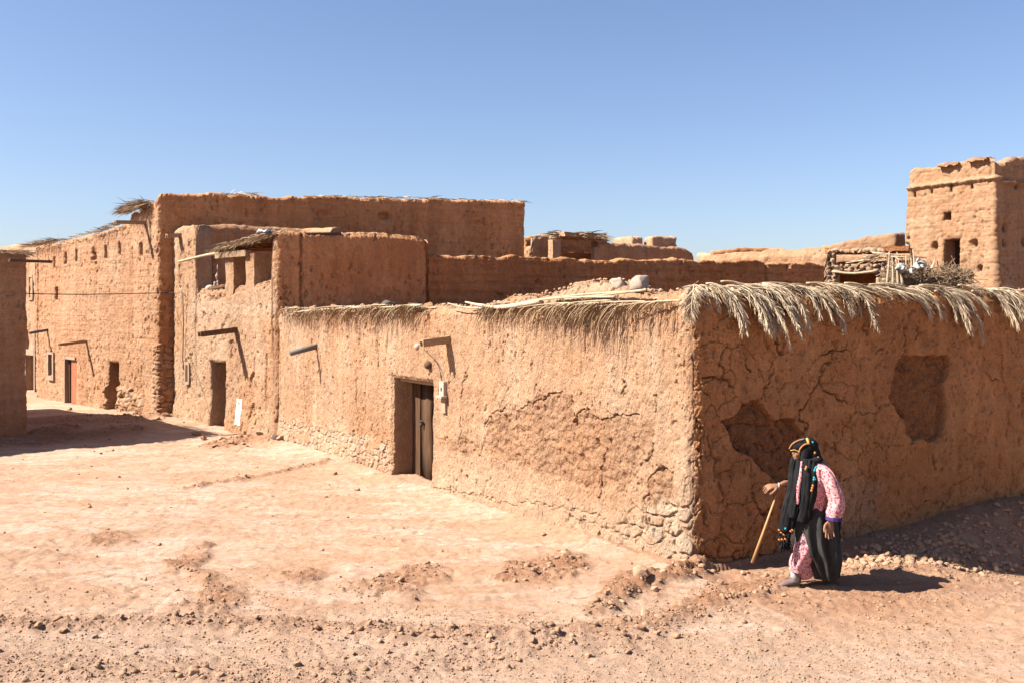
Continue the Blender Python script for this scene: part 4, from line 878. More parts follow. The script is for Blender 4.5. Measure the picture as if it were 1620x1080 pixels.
for nm, zc_, hz_, yy_, hy_ in (('back_wall', 3.3, .8, -1.5, .08), ('roof', zr1+.09, .06, -.9, .62), ('loft_floor', (zr0+opR[0][3])/2-.02, .05, -.9, .60)):  # roof and middle slab added to block the sun and darken the openings
    m = MB(); m.box(PR.pt((opR[1][0]+opR[1][1])/2+.1, zc_, yy_), (1.0, hy_, hz_), PR.frame(.2), .03, 6); m.build(nm, M['adobe_court'], rR)
for q_ in (opR[0][0]-.25, opR[1][1]+.2):
    m = MB(); m.box(PR.pt(q_, 3.3, -.95), (.08, .5, .75), PR.frame(.2), .03, 6); m.build('side_wall', M['adobe_court'], rR)
m = MB(); P_ = [PR.pt(*PR.sz(0, x, y), .06) for x, y in ((1317, 430), (1350, 433), (1388, 429))]; m.tube(catmull(P_, 12), .03, 8); m.build('lintel', M['frond_stem'], rR)
m = MB()
for k in range(16):
    a = PR.pt(PR.sx(0, random.uniform(1328, 1380)), random.uniform(2.95, 3.3), random.uniform(-.4, -.1)); d = np.array([random.gauss(.3, .5), random.gauss(0, .4), random.gauss(.0, .35)]); m.tube([a-d*.4, a+d*.4], random.uniform(.008, .02), 5)
for k in range(26):
    a = PR.pt(PR.sx(0, random.uniform(1368, 1428)), PR.sz(0, 1400, random.uniform(401, 412))[1], random.uniform(-.2, .15)); d = np.array([random.gauss(-.6, .4), random.gauss(0, .3), random.gauss(.05, .25)]); m.tube([a-d*.35, a+d*.35+np.array([0, 0, -.05])], random.uniform(.006, .014), 5)
m.build('fallen_sticks', M['frond_pale'], rR)
hp0 = at(1405, 440, 21.5); hp1 = at(1530, 440, 21.8)
m = MB()
r2 = random.Random(3)
for k in range(750):
    f = r2.random(); c = hp0*(1-f)+hp1*f+np.array([0, r2.uniform(-.35, .35), r2.uniform(-.28, .22)]); d = np.array([r2.gauss(.1, .6), r2.gauss(0, .5), r2.gauss(.1, .5)]); L = r2.uniform(.12, .32)
    d /= np.linalg.norm(d); m.tube([c-d*L, c, c+d*L+np.array([0, 0, -.04])], r2.uniform(.004, .011), 4, cap=False)
for k in range(70):
    f = r2.random(); c = hp0*(1-f)+hp1*f+np.array([0, r2.uniform(-.3, .3), r2.uniform(-.1, .2)]); d = np.array([r2.gauss(.2, .7), r2.gauss(0, .4), r2.gauss(.35, .4)]); d /= np.linalg.norm(d); L = r2.uniform(.25, .5); m.tube([c-d*L, c+np.array([0, 0, .03]), c+d*L+np.array([0, 0, -.08])], r2.uniform(.004, .008), 4, cap=False)
tag(m.build('brush_heap', M['twig'], loc=hp0), 'dark tangled heap of dry brush piled on the roof at the foot of the tower', 'brushwood')
for k, (x, ya, yb, lean) in enumerate(((1407, 398, 452, -4), (1411, 404, 452, 2), (1417, 410, 452, 4), (1421, 412, 452, 7), (1433, 405, 440, 0), (1444, 395, 430, 3), (1441, 408, 436, 1), (1479, 410, 425, -6))):
    m = MB(); a = at(x+lean, yb, 21.1); b = at(x, ya, 21.2); m.tube(catmull([a, (a+b)/2+np.array([.01, 0, 0]), b], 8), [(w_, .012) for w_ in np.linspace(.035, .008, 8)], 6)
    tag(m.build('palm_butt', M['frond_stem'], loc=a), 'dry upright palm frond butt standing in the brush heap', 'palm stalk', 'palm frond butts stuck in the brush heap')
for k, (x, y, s_, lb) in enumerate(((1425, 425, .08, 'grey-white plastic bag snagged in the brush heap, leftmost of the three bags'), (1441, 430, .06, 'small white plastic bag hanging below the round bag on the brush heap'), (1456, 419, .10, 'round crumpled white plastic bag on top of the brush heap'))):
    m = MB(); c = at(x, y, 21.05); m.ball(c, s_, 22); V = m.v[0]; V += s_*1.1*np.stack([perlin(V[:, 0]*11+k, V[:, 1]*11, V[:, 2]*11+j*5)+.5*perlin(V[:, 0]*27+k, V[:, 1]*27, V[:, 2]*27+j*5) for j in range(3)], 1)
    tag(m.build('plastic_bag', M['plastic_white'], loc=c, smooth=False), lb, 'plastic bag')

# ------------------------------------------------------------------ palm fronds laid along the wall tops
def frond(p, d, L, mats, label, cat, group, leaf=.34, n=26, droop=.5, ldroop=1.4, lw=.016, hang=.5, r=random, fwd=.9, sp=1.):
    st = MB(); lf = MB(); p = np.array(p, float); d = np.array(d, float); d /= np.linalg.norm(d); pts = [p.copy()]; seg = 12; q = p.copy()
    for i in range(seg): q = q+d*L/seg; d = d+np.array([0, 0, -droop/seg]); d /= np.linalg.norm(d); pts.append(q.copy())
    pts = np.array(pts); T = np.gradient(pts, axis=0); T /= np.linalg.norm(T, axis=1, keepdims=True)
    st.tube(pts, np.linspace(.013, .004, len(pts)), 5)
    for i in range(n):
        f = .10+.9*(i+r.random()*.6)/n; k = min(len(pts)-1.001, f*(len(pts)-1)); j = int(k); c = pts[j]*(1-k+j)+pts[j+1]*(k-j); t = T[j]; sd_ = np.cross(t, (0, 0, 1.)); sd_ /= np.linalg.norm(sd_)+1e-9
        for sg in (-1, 1):
            dd = t*fwd*r.uniform(.7, 1.2)+sd_*sg*sp*r.uniform(.35, .8)+np.array([0, 0, -hang*r.uniform(.4, 1.3)])+np.array([r.gauss(0, .16), r.gauss(0, .16), r.gauss(0, .16)]); l = leaf*r.uniform(.65, 1.15)*(1-.45*f**3)
            lf.blade(c, dd, l, lw, ldroop*r.uniform(.5, 1.3), 4, side=np.cross(dd, (r.gauss(0, .5), r.gauss(0, .5), 1)))
    o = st.build('palm_frond', mats[1], loc=pts[0]); tag(o, label, cat, group)
    x = lf.build('leaflets', mats[0], None, smooth=False, loc=pts[0]); x.parent = o; x.location = (0, 0, 0)
    return o
rr = random.Random(11)
mA = (M['frond'], M['frond_stem']); mB_ = (M['frond_pale'], M['frond_stem']); mM_ = (M['frond_mid'], M['frond_stem'])
def putA(x0, x1, n, label, group, leaf, ybase=None):
    for i in range(n):
        x = x0+(x1-x0)*(i+rr.random()*.7)/n; q = PAB.sx(0, x); zt = float(np.interp(q, *zip(*sorted(topsA+topsB)))); 
        zt = min(zt, 2.93)
        p = PAB.pt(q+rr.uniform(0, .25), zt+rr.uniform(-.02, .05), rr.uniform(-.10, .06)); F = PAB.frame(q); d = F@np.array([-1, rr.uniform(.02, .24), rr.uniform(-.02, .03)])
        frond(p, d, rr.uniform(.8, 1.25), mA, label, 'palm frond', group, leaf*rr.uniform(.7, 1.15), 32, .12, 2.2, .011, .55, rr, .75)
putA(462, 695, 16, 'brown dry palm frond hanging over the left end of the sunlit wall top', 'fronds on the left stretch of the sunlit wall', .52)
putA(790, 870, 6, 'brown dry palm frond drooping below the broken white branch on the sunlit wall top', 'fronds below the broken branch on the sunlit wall', .48)
putA(905, 1012, 8, 'brown dry palm frond drooping below the two boulders on the sunlit wall top', 'fronds below the boulders on the sunlit wall', .50)
putA(1035, 1088, 3, 'short brown palm frond end hanging just left of the wall corner', 'short frond ends just left of the corner', .26)
m = MB()                                   # stripped branches lying along the top
P_ = [PAB.pt(*PAB.sz(0, x, y), .05) for x, y in ((741, 478), (765, 483), (800, 486), (860, 477))]; m.tube(catmull(P_, 16), np.linspace(.012, .04, 16), 8); tag(m.build('branch', M['frond_pale'], loc=P_[0]), 'bleached bare branch lying along the sunlit wall top, tip pointing left', 'branch')
for k, pts in enumerate((((835, 478), (900, 471), (980, 470)), ((850, 475), (930, 466), (1005, 462)), ((900, 474), (960, 467), (1030, 459)), ((540, 489), (620, 486), (672, 483)), ((470, 494), (540, 488), (600, 486)), ((715, 480), (740, 486), (770, 488)))):
    m = MB(); P_ = [PAB.pt(*PAB.sz(0, x, y), .07) for x, y in pts]; m.tube(catmull(P_, 14), np.linspace(.010, .017, 14), 6); tag(m.build('frond_stalk', M['frond_stem'], loc=P_[0]), 'thin bare frond stalk lying along the sunlit wall top', 'palm stalk', 'bare stalks along the sunlit wall top')
def putB(q, reach, out, L, leaf, droop, hang=.3, n=30, lw=.013, dz=.0, sp=1.05):
    p = PAB.pt(q, 3.07+rr.uniform(-.02, .06)+dz, -.18); F = PAB.frame(q); d = F@np.array([reach, out, .10])
    lb = ('bleached palm frond hanging over the shaded wall top beside the corner', 'fronds beside the corner of the shaded wall') if q < s1+.9 else ('long bleached palm frond in the thick cluster over the shaded wall above the head-covered person', 'fronds in the thick cluster over the shaded wall') if q < s1+2.3 else ('bleached palm frond over the shaded wall between the thick cluster and the recessed patch', 'fronds over the middle of the shaded wall') if q < s1+4.0 else ('bleached palm frond over the shaded wall top toward the right edge', 'fronds over the right end of the shaded wall')
    frond(p, d, L, rr.choice((mB_, mB_, mB_, mM_)), lb[0], 'palm frond', lb[1], leaf, n, droop, rr.uniform(.2, 1.0), lw, hang, rr, rr.uniform(.7, 1.0), sp)
s1 = PAB.c[1]
for i in range(74):
    f = (i+rr.random()*.8)/74; q = s1+.2+f*7.7
    putB(q, rr.uniform(1., 1.7), rr.uniform(.12, .5), rr.uniform(.35, .75), rr.uniform(.20, .30), rr.uniform(.4, 1.5), rr.uniform(.05, .4), 56, .0062, rr.uniform(-.03, .05))
for x, L, dr in ((1122, .50, 3.5), (1140, .42, 3.2), (1178, .85, 3.8), (1196, .80, 3.0), (1214, .85, 3.4), (1222, .95, 2.7), (1205, .95, 3.3), (1240, .8, 2.9), (1250, .8, 3.2), (1262, .9, 3.0), (1165, .6, 3.0), (1290, .6, 2.6), (1320, .65, 3.0), (1352, .6, 3.2), (1375, .75, 3.4), (1480, .6, 3.0), (1515, .75, 3.6), (1528, .8, 3.8), (1522, .8, 3.4), (1585, .7, 2.8), (1600, .9, 3.0), (1612, .95, 2.9)):
    q = PAB.sx(1, x)
    for e in range(3): putB(q-.28+rr.gauss(0, .06), rr.uniform(.45, .75), rr.uniform(.55, .8), L*rr.uniform(.6, 1.1), rr.uniform(.15, .22), dr*.85, .2, 66, .0068)
# rocks on the wall top
def chop(V, seed, n=9, lo=.45, hi=.85):
    r = np.random.default_rng(int(seed*13)+7); V = V.copy(); m = np.abs(V).max()
    for i in range(n):
        d = r.normal(size=3); d /= np.linalg.norm(d); c = r.uniform(lo, hi)*m; e = V@d; V -= np.outer(np.clip(e-c, 0, None), d)
    return V
def rock(name, c, h, mat, lab, cat='stone', group=None, rot=0., jit=.3, sub=5, sd=0, pw=3., chp=(.55, .9)):
    m = MB(); m.box((0, 0, 0), (1, 1, 1), None, 0, sub); V = m.v[0]; l = (np.abs(V)**pw).sum(1)**(1/pw); V = V/l[:, None]
    V = chop(V, sd, 10, *chp); V = V*(1+jit*.6*perlin(V[:, 0]*1.3+sd, V[:, 1]*1.3, V[:, 2]*1.3+sd)[:, None]+jit*.35*perlin(V[:, 0]*3.3+sd, V[:, 1]*3.3, V[:, 2]*3.3+sd)[:, None])*np.array(h)
    c_, s_ = math.cos(rot), math.sin(rot); V = V@np.array([[c_, s_, 0], [-s_, c_, 0], [0, 0, 1.]]); m.v[0] = V+np.array(c)
    return tag(m.build(name, mat, loc=c, smooth=False), lab, cat, group)
q, z = PAB.sz(0, 971, 453); rock('boulder', PAB.pt(q, z, -.1), (.13, .10, .10), M['stone_pale'], 'rounded pinkish boulder on the wall top, left of the squared block', rot=.3, sd=3, jit=.5, chp=(.45, .72))
q, z = PAB.sz(0, 1000, 451); rock('boulder', PAB.pt(q, z, -.1), (.13, .11, .115), M['stone_pale'], 'squared pink stone block on the wall top, right of the rounded boulder', rot=1.2, sd=8, jit=.06, pw=14., sub=6, chp=(.80, .97))
q, z = PAB.sz(0, 602, 480); rock('stone', PAB.pt(q, z, -.15), (.15, .1, .07), M['stone_dark'], 'dark grey flat stone on the wall top above the left fronds', rot=.3, sd=5, pw=6.)
for k, (x, y, s_) in enumerate(((455, 488, .11), (470, 489, .13), (486, 487, .10), (517, 484, .10), (534, 486, .08), (560, 484, .09), (582, 483, .10), (640, 482, .09), (665, 482, .10), (803, 468, .09), (845, 466, .08), (870, 462, .07), (905, 450, .09), (925, 446, .07), (945, 445, .08), (1050, 459, .05), (1075, 458, .05))):
    q, z = PAB.sz(0, x, y); rock('mud_lump', PAB.pt(q, z-.03, -.14), (s_*1.3, s_, s_*.7), M['adobe'], 'crumbling mud lump on the sunlit wall top', 'mud lump', 'mud lumps on the sunlit wall top', sd=k*1.7, rot=k, jit=.5)
m = MB()
for k in range(500):
    q = rr.uniform(.1, PAB.c[-1]-.2); zt = float(np.interp(q, *zip(*sorted(topsA+topsB)))); c = PAB.pt(q, zt+.035, rr.uniform(-.34, -.02)); s_ = rr.uniform(.012, .04); m.ball(c, (s_, s_*rr.uniform(.6, 1), s_*.6), 7); m.v[-1] = c+chop(m.v[-1]-c, k, 6, .4, .8)
tag(m.build('crumbs', M['stone'], loc=(0, 12, 3)), kind='stuff', label='loose crumbs of dry mud along the wall tops', cat='rubble')

# ------------------------------------------------------------------ rubble and gravel
def ico(sub=1):
    bm = bmesh.new(); bmesh.ops.create_icosphere(bm, subdivisions=sub, radius=1); V = np.array([v.co[:] for v in bm.verts]); F = np.array([[v.index for v in f.verts] for f in bm.faces]); bm.free(); return V, F
def scatter(name, N, size, sub, dens, mat, label, cat, region, sd, flat=.65):
    V0, F0 = ico(sub); r = np.random.default_rng(sd); protos = []
    for k in range(14):
        V = V0*(1+.9*np.stack([perlin(V0[:, 0]*1.1+k*7, V0[:, 1]*1.1, V0[:, 2]*1.1)]*3, 1))*r.uniform(.7, 1.3, 3); V = chop(V, k, 9, .35, .75)*1.25; V[:, 2] *= flat+.1; protos.append(V)
    X = r.uniform(region[0], region[1], N*6); Y = region[2]+(region[3]-region[2])*r.random(N*6)**1.5; k = dens(X, Y) > r.random(N*6); X, Y = X[k][:N], Y[k][:N]
    Z = ground_h(X, Y); s_ = size[0]+(size[1]-size[0])*r.random(len(X))**3.0; a = r.uniform(0, 6.28, len(X)); pk = r.integers(0, 14, len(X)); P = np.stack(protos)[pk]*s_[:, None, None]
    c, s = np.cos(a)[:, None], np.sin(a)[:, None]; x = P[..., 0]*c-P[..., 1]*s; y = P[..., 0]*s+P[..., 1]*c
    W = np.stack([x+X[:, None], y+Y[:, None], P[..., 2]+(Z+s_*.25)[:, None]], -1).reshape(-1, 3); F = (F0[None]+(np.arange(len(X))*len(V0))[:, None, None]).reshape(-1, 3)
    return tag(mesh_np(name, W, None, F, mat, smooth=False, loc=(0, 10, 0)), label, cat, kind='stuff')
def outside(X, Y):
    u = (X-cA[0])*dB[0]+(Y-cA[1])*dB[1]; v = (X-cA[0])*dB[1]-(Y-cA[1])*dB[0]; u2 = (X-cA[0])*dA[0]+(Y-cA[1])*dA[1]; v2 = (X-cA[0])*dA[1]-(Y-cA[1])*dA[0]
    return ~((v < .02) & (v2 < .02) & (u2 < 0.1))
def d1(X, Y): return np.clip(gmask(X, Y), 0, 1)**1.3*outside(X, Y)+.02
def d2(X, Y):
    u = (X-cA[0])*dB[0]+(Y-cA[1])*dB[1]; v = (X-cA[0])*dB[1]-(Y-cA[1])*dB[0]
    nearr = (1-sst(Y+.10*X+.8*fbm(X, Y, 0*X, 1.0, 3, 3), 8.6, 10.2))
    h = ((v > 0) & (v < 1.2) & (u > 1.2))*.8
    return (np.clip(gmask(X, Y)*.8+.5*blobs(X, Y), 0, .8)+.55*nearr*(1-.8*sst(X-1.3*(Y-7.5), 2.2, 4.2))+.012+h)*outside(X, Y)
scatter('gravel', 52000, (.003, .013), 1, d2, M['stone'], 'fine loose gravel and clods scattered over the ground', 'gravel', (-9, 8.5, 6.6, 17), 5)
scatter('rubble', 5200, (.008, .032), 2, d1, M['stone'], 'broken stones and clods in the rubble strips', 'rubble', (-12, 8.5, 6.8, 27), 6)
def hB(X, Y):
    u = (X-cA[0])*dB[0]+(Y-cA[1])*dB[1]; v = (X-cA[0])*dB[1]-(Y-cA[1])*dB[0]
    return ((v > .12) & (v < 1.0) & (u > 1.5) & (u < 8))*sst(v, .1, .5)*.9
scatter('bank_rubble', 2600, (.008, .045), 2, hB, M['stone'], 'broken stones lying on the bank under the shaded wall', 'rubble', (2.5, 9.5, 10.2, 15.5), 9)
r3 = random.Random(5)
def one(x, y, s_, lab, group, mat='stone', k=0, z=None):
    X, Y = gp(x, y); s_ = s_*(.62 if 'stray' in (group or '') else .7); zz = float(ground_h(np.array([X]), np.array([Y]))[0]); rock('stone', (X, Y, zz+s_*.3), (s_*1.15, s_*.9, s_*.7), M[mat], lab, 'stone', group, rot=k*1.3, sd=k*2.1, jit=.55, sub=4, pw=2.6)
k = 0
for (x, y, s_) in ((1015, 935, .14), (1050, 930, .09), (1020, 980, .08), (1012, 1000, .07), (960, 958, .05), (985, 962, .05), (1085, 905, .08), (1110, 912, .07), (1035, 945, .06), (1140, 935, .06)):
    k += 1; one(x, y, s_, 'brown clod in the rubble at the foot of the wall corner', 'clods at the foot of the corner', k=k)
for (x, y, s_) in ((775, 1017, .05), (792, 1045, .045), (707, 1040, .03), (685, 1010, .05), (740, 1012, .05), (905, 1012, .045), (870, 1022, .04), (640, 1015, .04), (600, 1012, .04), (555, 1000, .04), (527, 1044, .035), (305, 1068, .06), (348, 1070, .05), (470, 1052, .045), (645, 1075, .05), (1068, 1008, .06), (1040, 1008, .05), (1178, 985, .045), (1155, 965, .035), (60, 995, .05), (100, 998, .05), (150, 1002, .04), (930, 1040, .05), (410, 1022, .03)):
    k += 1; one(x, y, s_, 'brown stone in the gravel strip along the foreground', 'stones in the foreground gravel strip', k=k)
for (x, y, s_) in ((303, 972, .045), (296, 990, .045), (280, 930, .04), (283, 895, .03), (70, 808, .035), (153, 872, .03), (112, 952, .02), (137, 933, .03), (365, 895, .03), (430, 808, .03), (550, 810, .04), (515, 778, .05), (530, 745, .09), (565, 767, .08), (170, 835, .03), (440, 965, .02), (270, 800, .03), (510, 866, .04)):
    k += 1; one(x, y, s_, 'single small stone on the bare trampled earth', 'stray stones on the trampled earth', k=k)
for (x, y, s_) in ((895, 887, .07), (880, 893, .06), (870, 905, .05), (905, 893, .045), (845, 915, .06), (832, 922, .04), (815, 925, .04)):
    k += 1; one(x, y, s_, 'clod in the reddish spoil patch in front of the sunlit wall', 'clods in the reddish spoil patch', k=k)
for (x, y, s_) in ((350, 697, .12), (378, 690, .12), (395, 688, .13), (410, 690, .12), (425, 684, .11), (437, 690, .15), (443, 695, .13), (365, 700, .10), (340, 704, .10), (385, 699, .10), (402, 683, .11), (388, 680, .10)):
    k += 1; one(x, y, s_, 'stone in the small heap at the foot of the two-storey house', 'stones heaped below the two-storey house', k=k)
one(437, 694, .15, 'darkest grey stone of the heap at the foot of the two-storey house', None, 'stone_dark', 77)
for (x, y, s_) in ((210, 663, .18), (222, 668, .14), (235, 660, .16), (262, 664, .14), (275, 660, .15), (285, 662, .12), (248, 668, .12), (110, 648, .14), (310, 684, .14), (322, 690, .12)):
    k += 1; one(x, y, s_, 'stone along the foot of the tall house', 'stones along the foot of the tall house', k=k)
for (x, y, s_) in ((1283, 897, .07), (1380, 892, .07), (1355, 908, .05), (1405, 890, .05), (1445, 884, .06), (1500, 878, .06), (1530, 868, .06), (1555, 885, .07), (1580, 893, .05), (1608, 910, .05), (1395, 858, .06), (1330, 870, .06), (1270, 903, .04), (1210, 905, .05), (1175, 915, .05)):
    k += 1; one(x, y, s_, 'stone on the bank below the shaded wall behind the walking person', 'stones on the bank below the shaded wall', k=k)

# ------------------------------------------------------------------ the walking person
PX, PY = K(1290)*10.2, 10.2; PZ = float(ground_h(np.array([PX-.2]), np.array([PY]))[0])
PZ = max(-.05, min(.08, PZ))
def f_(cx, cy, yy=0.0): return np.array([PX+(cx-520)/617.6, PY+yy, PZ+(992-cy)/617.6])
root = empty('person', (PX, PY, PZ), 'stooped person in long black headscarf, pink floral blouse and dark skirt, walking left', 'person')
def remeshed(m, name, mat, vox, parent, sm=0):
    o = m.build('tmp', mat); md = o.modifiers.new('r', 'REMESH'); md.mode = 'VOXEL'; md.voxel_size = vox; md.use_smooth_shade = True
    if sm: s2 = o.modifiers.new('s', 'SMOOTH'); s2.iterations = sm; s2.factor = .5
    dg = bpy.context.evaluated_depsgraph_get(); me = bpy.data.meshes.new_from_object(o.evaluated_get(dg)); me.name = name
    V = np.empty(len(me.vertices)*3, np.float32); me.vertices.foreach_get('co', V); V = V.reshape(-1, 3)-np.array(parent.location, np.float32); me.vertices.foreach_set('co', V.ravel()); me.update()
    bpy.data.objects.remove(o); n = bpy.data.objects.new(name, me); COL.objects.link(n); n.parent = parent
    return n
b = MB()                                   # one continuous body
b.tube(catmull([f_(590, 560), f_(560, 430), f_(540, 330), f_(520, 250), f_(500, 215)], 16), [(x, y) for x, y in zip(np.interp(np.linspace(0, 1, 16), [0, .3, .7, 1], [.13, .13, .14, .05]), np.interp(np.linspace(0, 1, 16), [0, .3, .7, 1], [.15, .14, .12, .05]))], 18, up=(0, 1, 0))
b.tube([f_(505, 235), f_(485, 205), f_(465, 180)], [.06, .052, .055], 12)
hr = Matrix.Rotation(R(-18), 3, 'Y'); hr = np.array(hr)
hc = f_(446, 152); b.ball(hc, (.092, .076, .105), 20, hr)
b.ball(f_(408, 178), (.052, .052, .065), 14)            # jaw and muzzle
b.tube([f_(398, 145), f_(381, 172), f_(392, 182)], [.010, .018, .014], 8)   # nose
b.tube([f_(388, 196, -.02), f_(386, 196, 0), f_(388, 196, .02)], .009, 6); b.tube([f_(392, 203, -.018), f_(389, 204, 0), f_(392, 203, .018)], .010, 6)
b.ball(f_(404, 210), (.022, .024, .018), 8)
b.ball(f_(455, 165, -.078), (.016, .008, .028), 8); b.ball(f_(455, 165, .078), (.016, .008, .028), 8)
# near arm hangs, far arm reaches for the cane
b.tube(catmull([f_(545, 262, -.14), f_(585, 350, -.20), f_(605, 440, -.22), f_(585, 510, -.23), f_(566, 560, -.235)], 16), np.linspace(.052, .026, 16), 12)
b.tube(catmull([f_(520, 262, .13), f_(470, 340, .19), f_(420, 400, .17), f_(360, 370, .13), f_(300, 385, .08)], 16), np.linspace(.050, .023, 16), 12)
def hand(b, wr, d, nrm, side, s=1.0, curl=(.6, .7, .8, .9), thumb=1, op=.35):
    d = np.array(d, float); d /= np.linalg.norm(d); side = np.array(side, float); side -= d*np.dot(d, side); side /= np.linalg.norm(side); nrm = np.cross(d, side)*nrm
    wr = np.array(wr); b.tube([wr-d*.01, wr+d*.03*s, wr+d*.07*s, wr+d*.085*s], [(.020*s, .016*s), (.032*s, .016*s), (.036*s, .015*s), (.034*s, .012*s)], 12, up=tuple(nrm))
    for i in range(4):
        o = (i-1.5)*.0185*s; L = (.072, .082, .078, .062)[i]*s; p = wr+d*.080*s+side*o; dd = d+side*o*4; c = curl[i]; P_ = [p-d*.02, p]
        for sg, ln in enumerate((.42, .32, .26)):
            dd = dd/np.linalg.norm(dd)*math.cos(c*.6)+nrm*math.sin(c*.6); dd /= np.linalg.norm(dd); p = p+dd*L*ln; P_.append(p)
        b.tube(P_, np.linspace(.0095, .0065, 5)*s, 8)
    p = wr+d*.025*s-side*.024*s*thumb; dd = d*.7-side*.75*thumb+nrm*op; dd /= np.linalg.norm(dd); P_ = [p, p+dd*.03*s, p+dd*.03*s+(dd*.6+d*.5+nrm*.3)*.03*s, p+dd*.03*s+(dd*.4+d*.7+nrm*.4)*.055*s]
    b.tube(P_, np.array([.013, .012, .0105, .008])*s, 8)
hand(b, f_(566, 562, -.235), (-.05, 0, -1), 1, (1, .1, 0), 1.18, (.25, .3, .38, .45), 1)
hand(b, f_(302, 384, .08), (-1, -.1, -.05), 1, (0, 1, .5), 1.18, (.95, 1.05, .9, .8), 1)
# legs
FG = 1003
b.tube(catmull([f_(560, 560, -.08), f_(500, 720, -.10), f_(430, 860, -.06), f_(385, 940, -.04), f_(380, 975, -.04)], 18), np.interp(np.linspace(0, 1, 18), [0, .45, .8, 1], [.085, .06, .042, .04]), 12)
b.tube(catmull([f_(590, 560, .08), f_(600, 740, .10), f_(620, 860, .09), f_(645, 930, .08), f_(640, 955, .08)], 18), np.interp(np.linspace(0, 1, 18), [0, .45, .8, 1], [.085, .06, .042, .04]), 12)
b.tube([f_(390, 978, -.04), f_(340, 982, -.05), f_(290, 988, -.06)], [(.035, .03), (.040, .024), (.036, .016)], 12); b.tube([f_(650, 958, .08), f_(600, 962, .07), f_(550, 966, .06)], [(.035, .03), (.040, .024), (.036, .016)], 12)
body = remeshed(b, 'body', M['skin'], .0042, root, 2)
m = MB(); m.ball(f_(397, 158, -.030), .009, 8); m.ball(f_(397, 158, .030), .009, 8); m.build('eyes', M['black'], root)
# blouse
def loftv(m, rings, n=72, fold=.03, nf=11, sd=0, vf=2.0):
    R_ = np.array(rings, float); k = 44; t = np.linspace(0, len(R_)-1, k); C = np.stack([np.interp(t, range(len(R_)), R_[:, i]) for i in range(R_.shape[1])], 1)
    for it in range(3): C[1:-1] = (C[:-2]+2*C[1:-1]+C[2:])/4
    a = np.arange(n)*2*math.pi/n; V = []
    for i in range(k):
        cx, cy, yy, rx, ry, fl = C[i]; c = f_(cx, cy, yy); w = 1+fl*fold*(np.sin(a*nf+1.2*np.sin(a*2+sd)+C[i][1]*.006*vf)+.8*perlin(np.cos(a)*3+sd, np.sin(a)*3, np.full(n, i*.10*vf)))
        V.append(np.stack([c[0]+np.cos(a)*rx*w, c[1]+np.sin(a)*ry*w, np.full(n, c[2])], 1))
    Q = [[i*n+j, i*n+(j+1) % n, (i+1)*n+(j+1) % n, (i+1)*n+j] for i in range(k-1) for j in range(n)]; m.add(np.concatenate(V), Q)
m = MB(); loftv(m, [(470, 545, 0, .175, .175, 1.2), (480, 500, 0, .175, .17, 1), (490, 430, 0, .185, .175, .8), (505, 360, 0, .180, .185, .8), (515, 300, 0, .165, .19, .6), (522, 258, 0, .14, .185, .4), (512, 228, 0, .095, .13, .2), (495, 205, 0, .065, .075, .1)], 72, .035, 9, 1)
V = m.v[0]
m.build('blouse', M['floral'], root)
m = MB(); m.tube(catmull([f_(525, 250, -.10), f_(560, 300, -.18), f_(590, 380, -.22), f_(606, 450, -.235), f_(595, 510, -.24), f_(590, 545, -.24)], 36), np.interp(np.linspace(0, 1, 36), [0, .15, .45, .75, 1], [.045, .068, .074, .080, .072]), 56, False, ripple=.11, rk=7); m.build('sleeve', M['floral'], root)
m = MB(); m.tube(catmull([f_(520, 255, .08), f_(480, 330, .17), f_(435, 400, .17), f_(395, 378, .15), f_(372, 374, .13)], 30), np.interp(np.linspace(0, 1, 30), [0, .15, .5, 1], [.045, .075, .07, .06]), 36, False, ripple=.07, rk=6); m.build('sleeve', M['black_cloth'], root)
m = MB(); m.tube([f_(590, 540, -.24), f_(588, 562, -.24)], [.080, .078], 40, False, ripple=.05, rk=6); m.build('cuff', M['purple'], root)
# skirt, open in front over the pink trousers
m = MB(); loftv(m, [(480, 490, 0, .155, .16, .2), (495, 530, 0, .19, .185, .5), (500, 590, 0, .235, .21, 1), (508, 680, 0, .232, .20, 1.3), (528, 770, 0, .218, .20, 1.5), (565, 850, 0, .175, .18, 1.6), (580, 920, .02, .145, .17, 1.7), (590, 955, .03, .12, .15, 1.8)], 150, .075, 10, 4, .8)
V = m.v[0]; V[:, 0] += .014*perlin(V[:, 0]*16, V[:, 1]*16, V[:, 2]*5)
m.build('skirt', M['skirt_cloth'], root)
m = MB(); m.tube(catmull([f_(470, 640, -.05), f_(440, 770, -.08), f_(405, 850, -.06), f_(390, 905, -.05)], 26), [(x, y) for x, y in zip(np.linspace(.13, .075, 26), np.linspace(.10, .085, 26))], 40, False, ripple=.08, rk=8, up=(0, 1, 0)); m.tube(catmull([f_(520, 700, .02), f_(480, 820, .0), f_(450, 890, .0), f_(470, 935, .02)], 22), np.linspace(.11, .095, 22), 36, False, ripple=.08, rk=8, up=(0, 1, 0)); m.build('trousers', M['floral'], root)
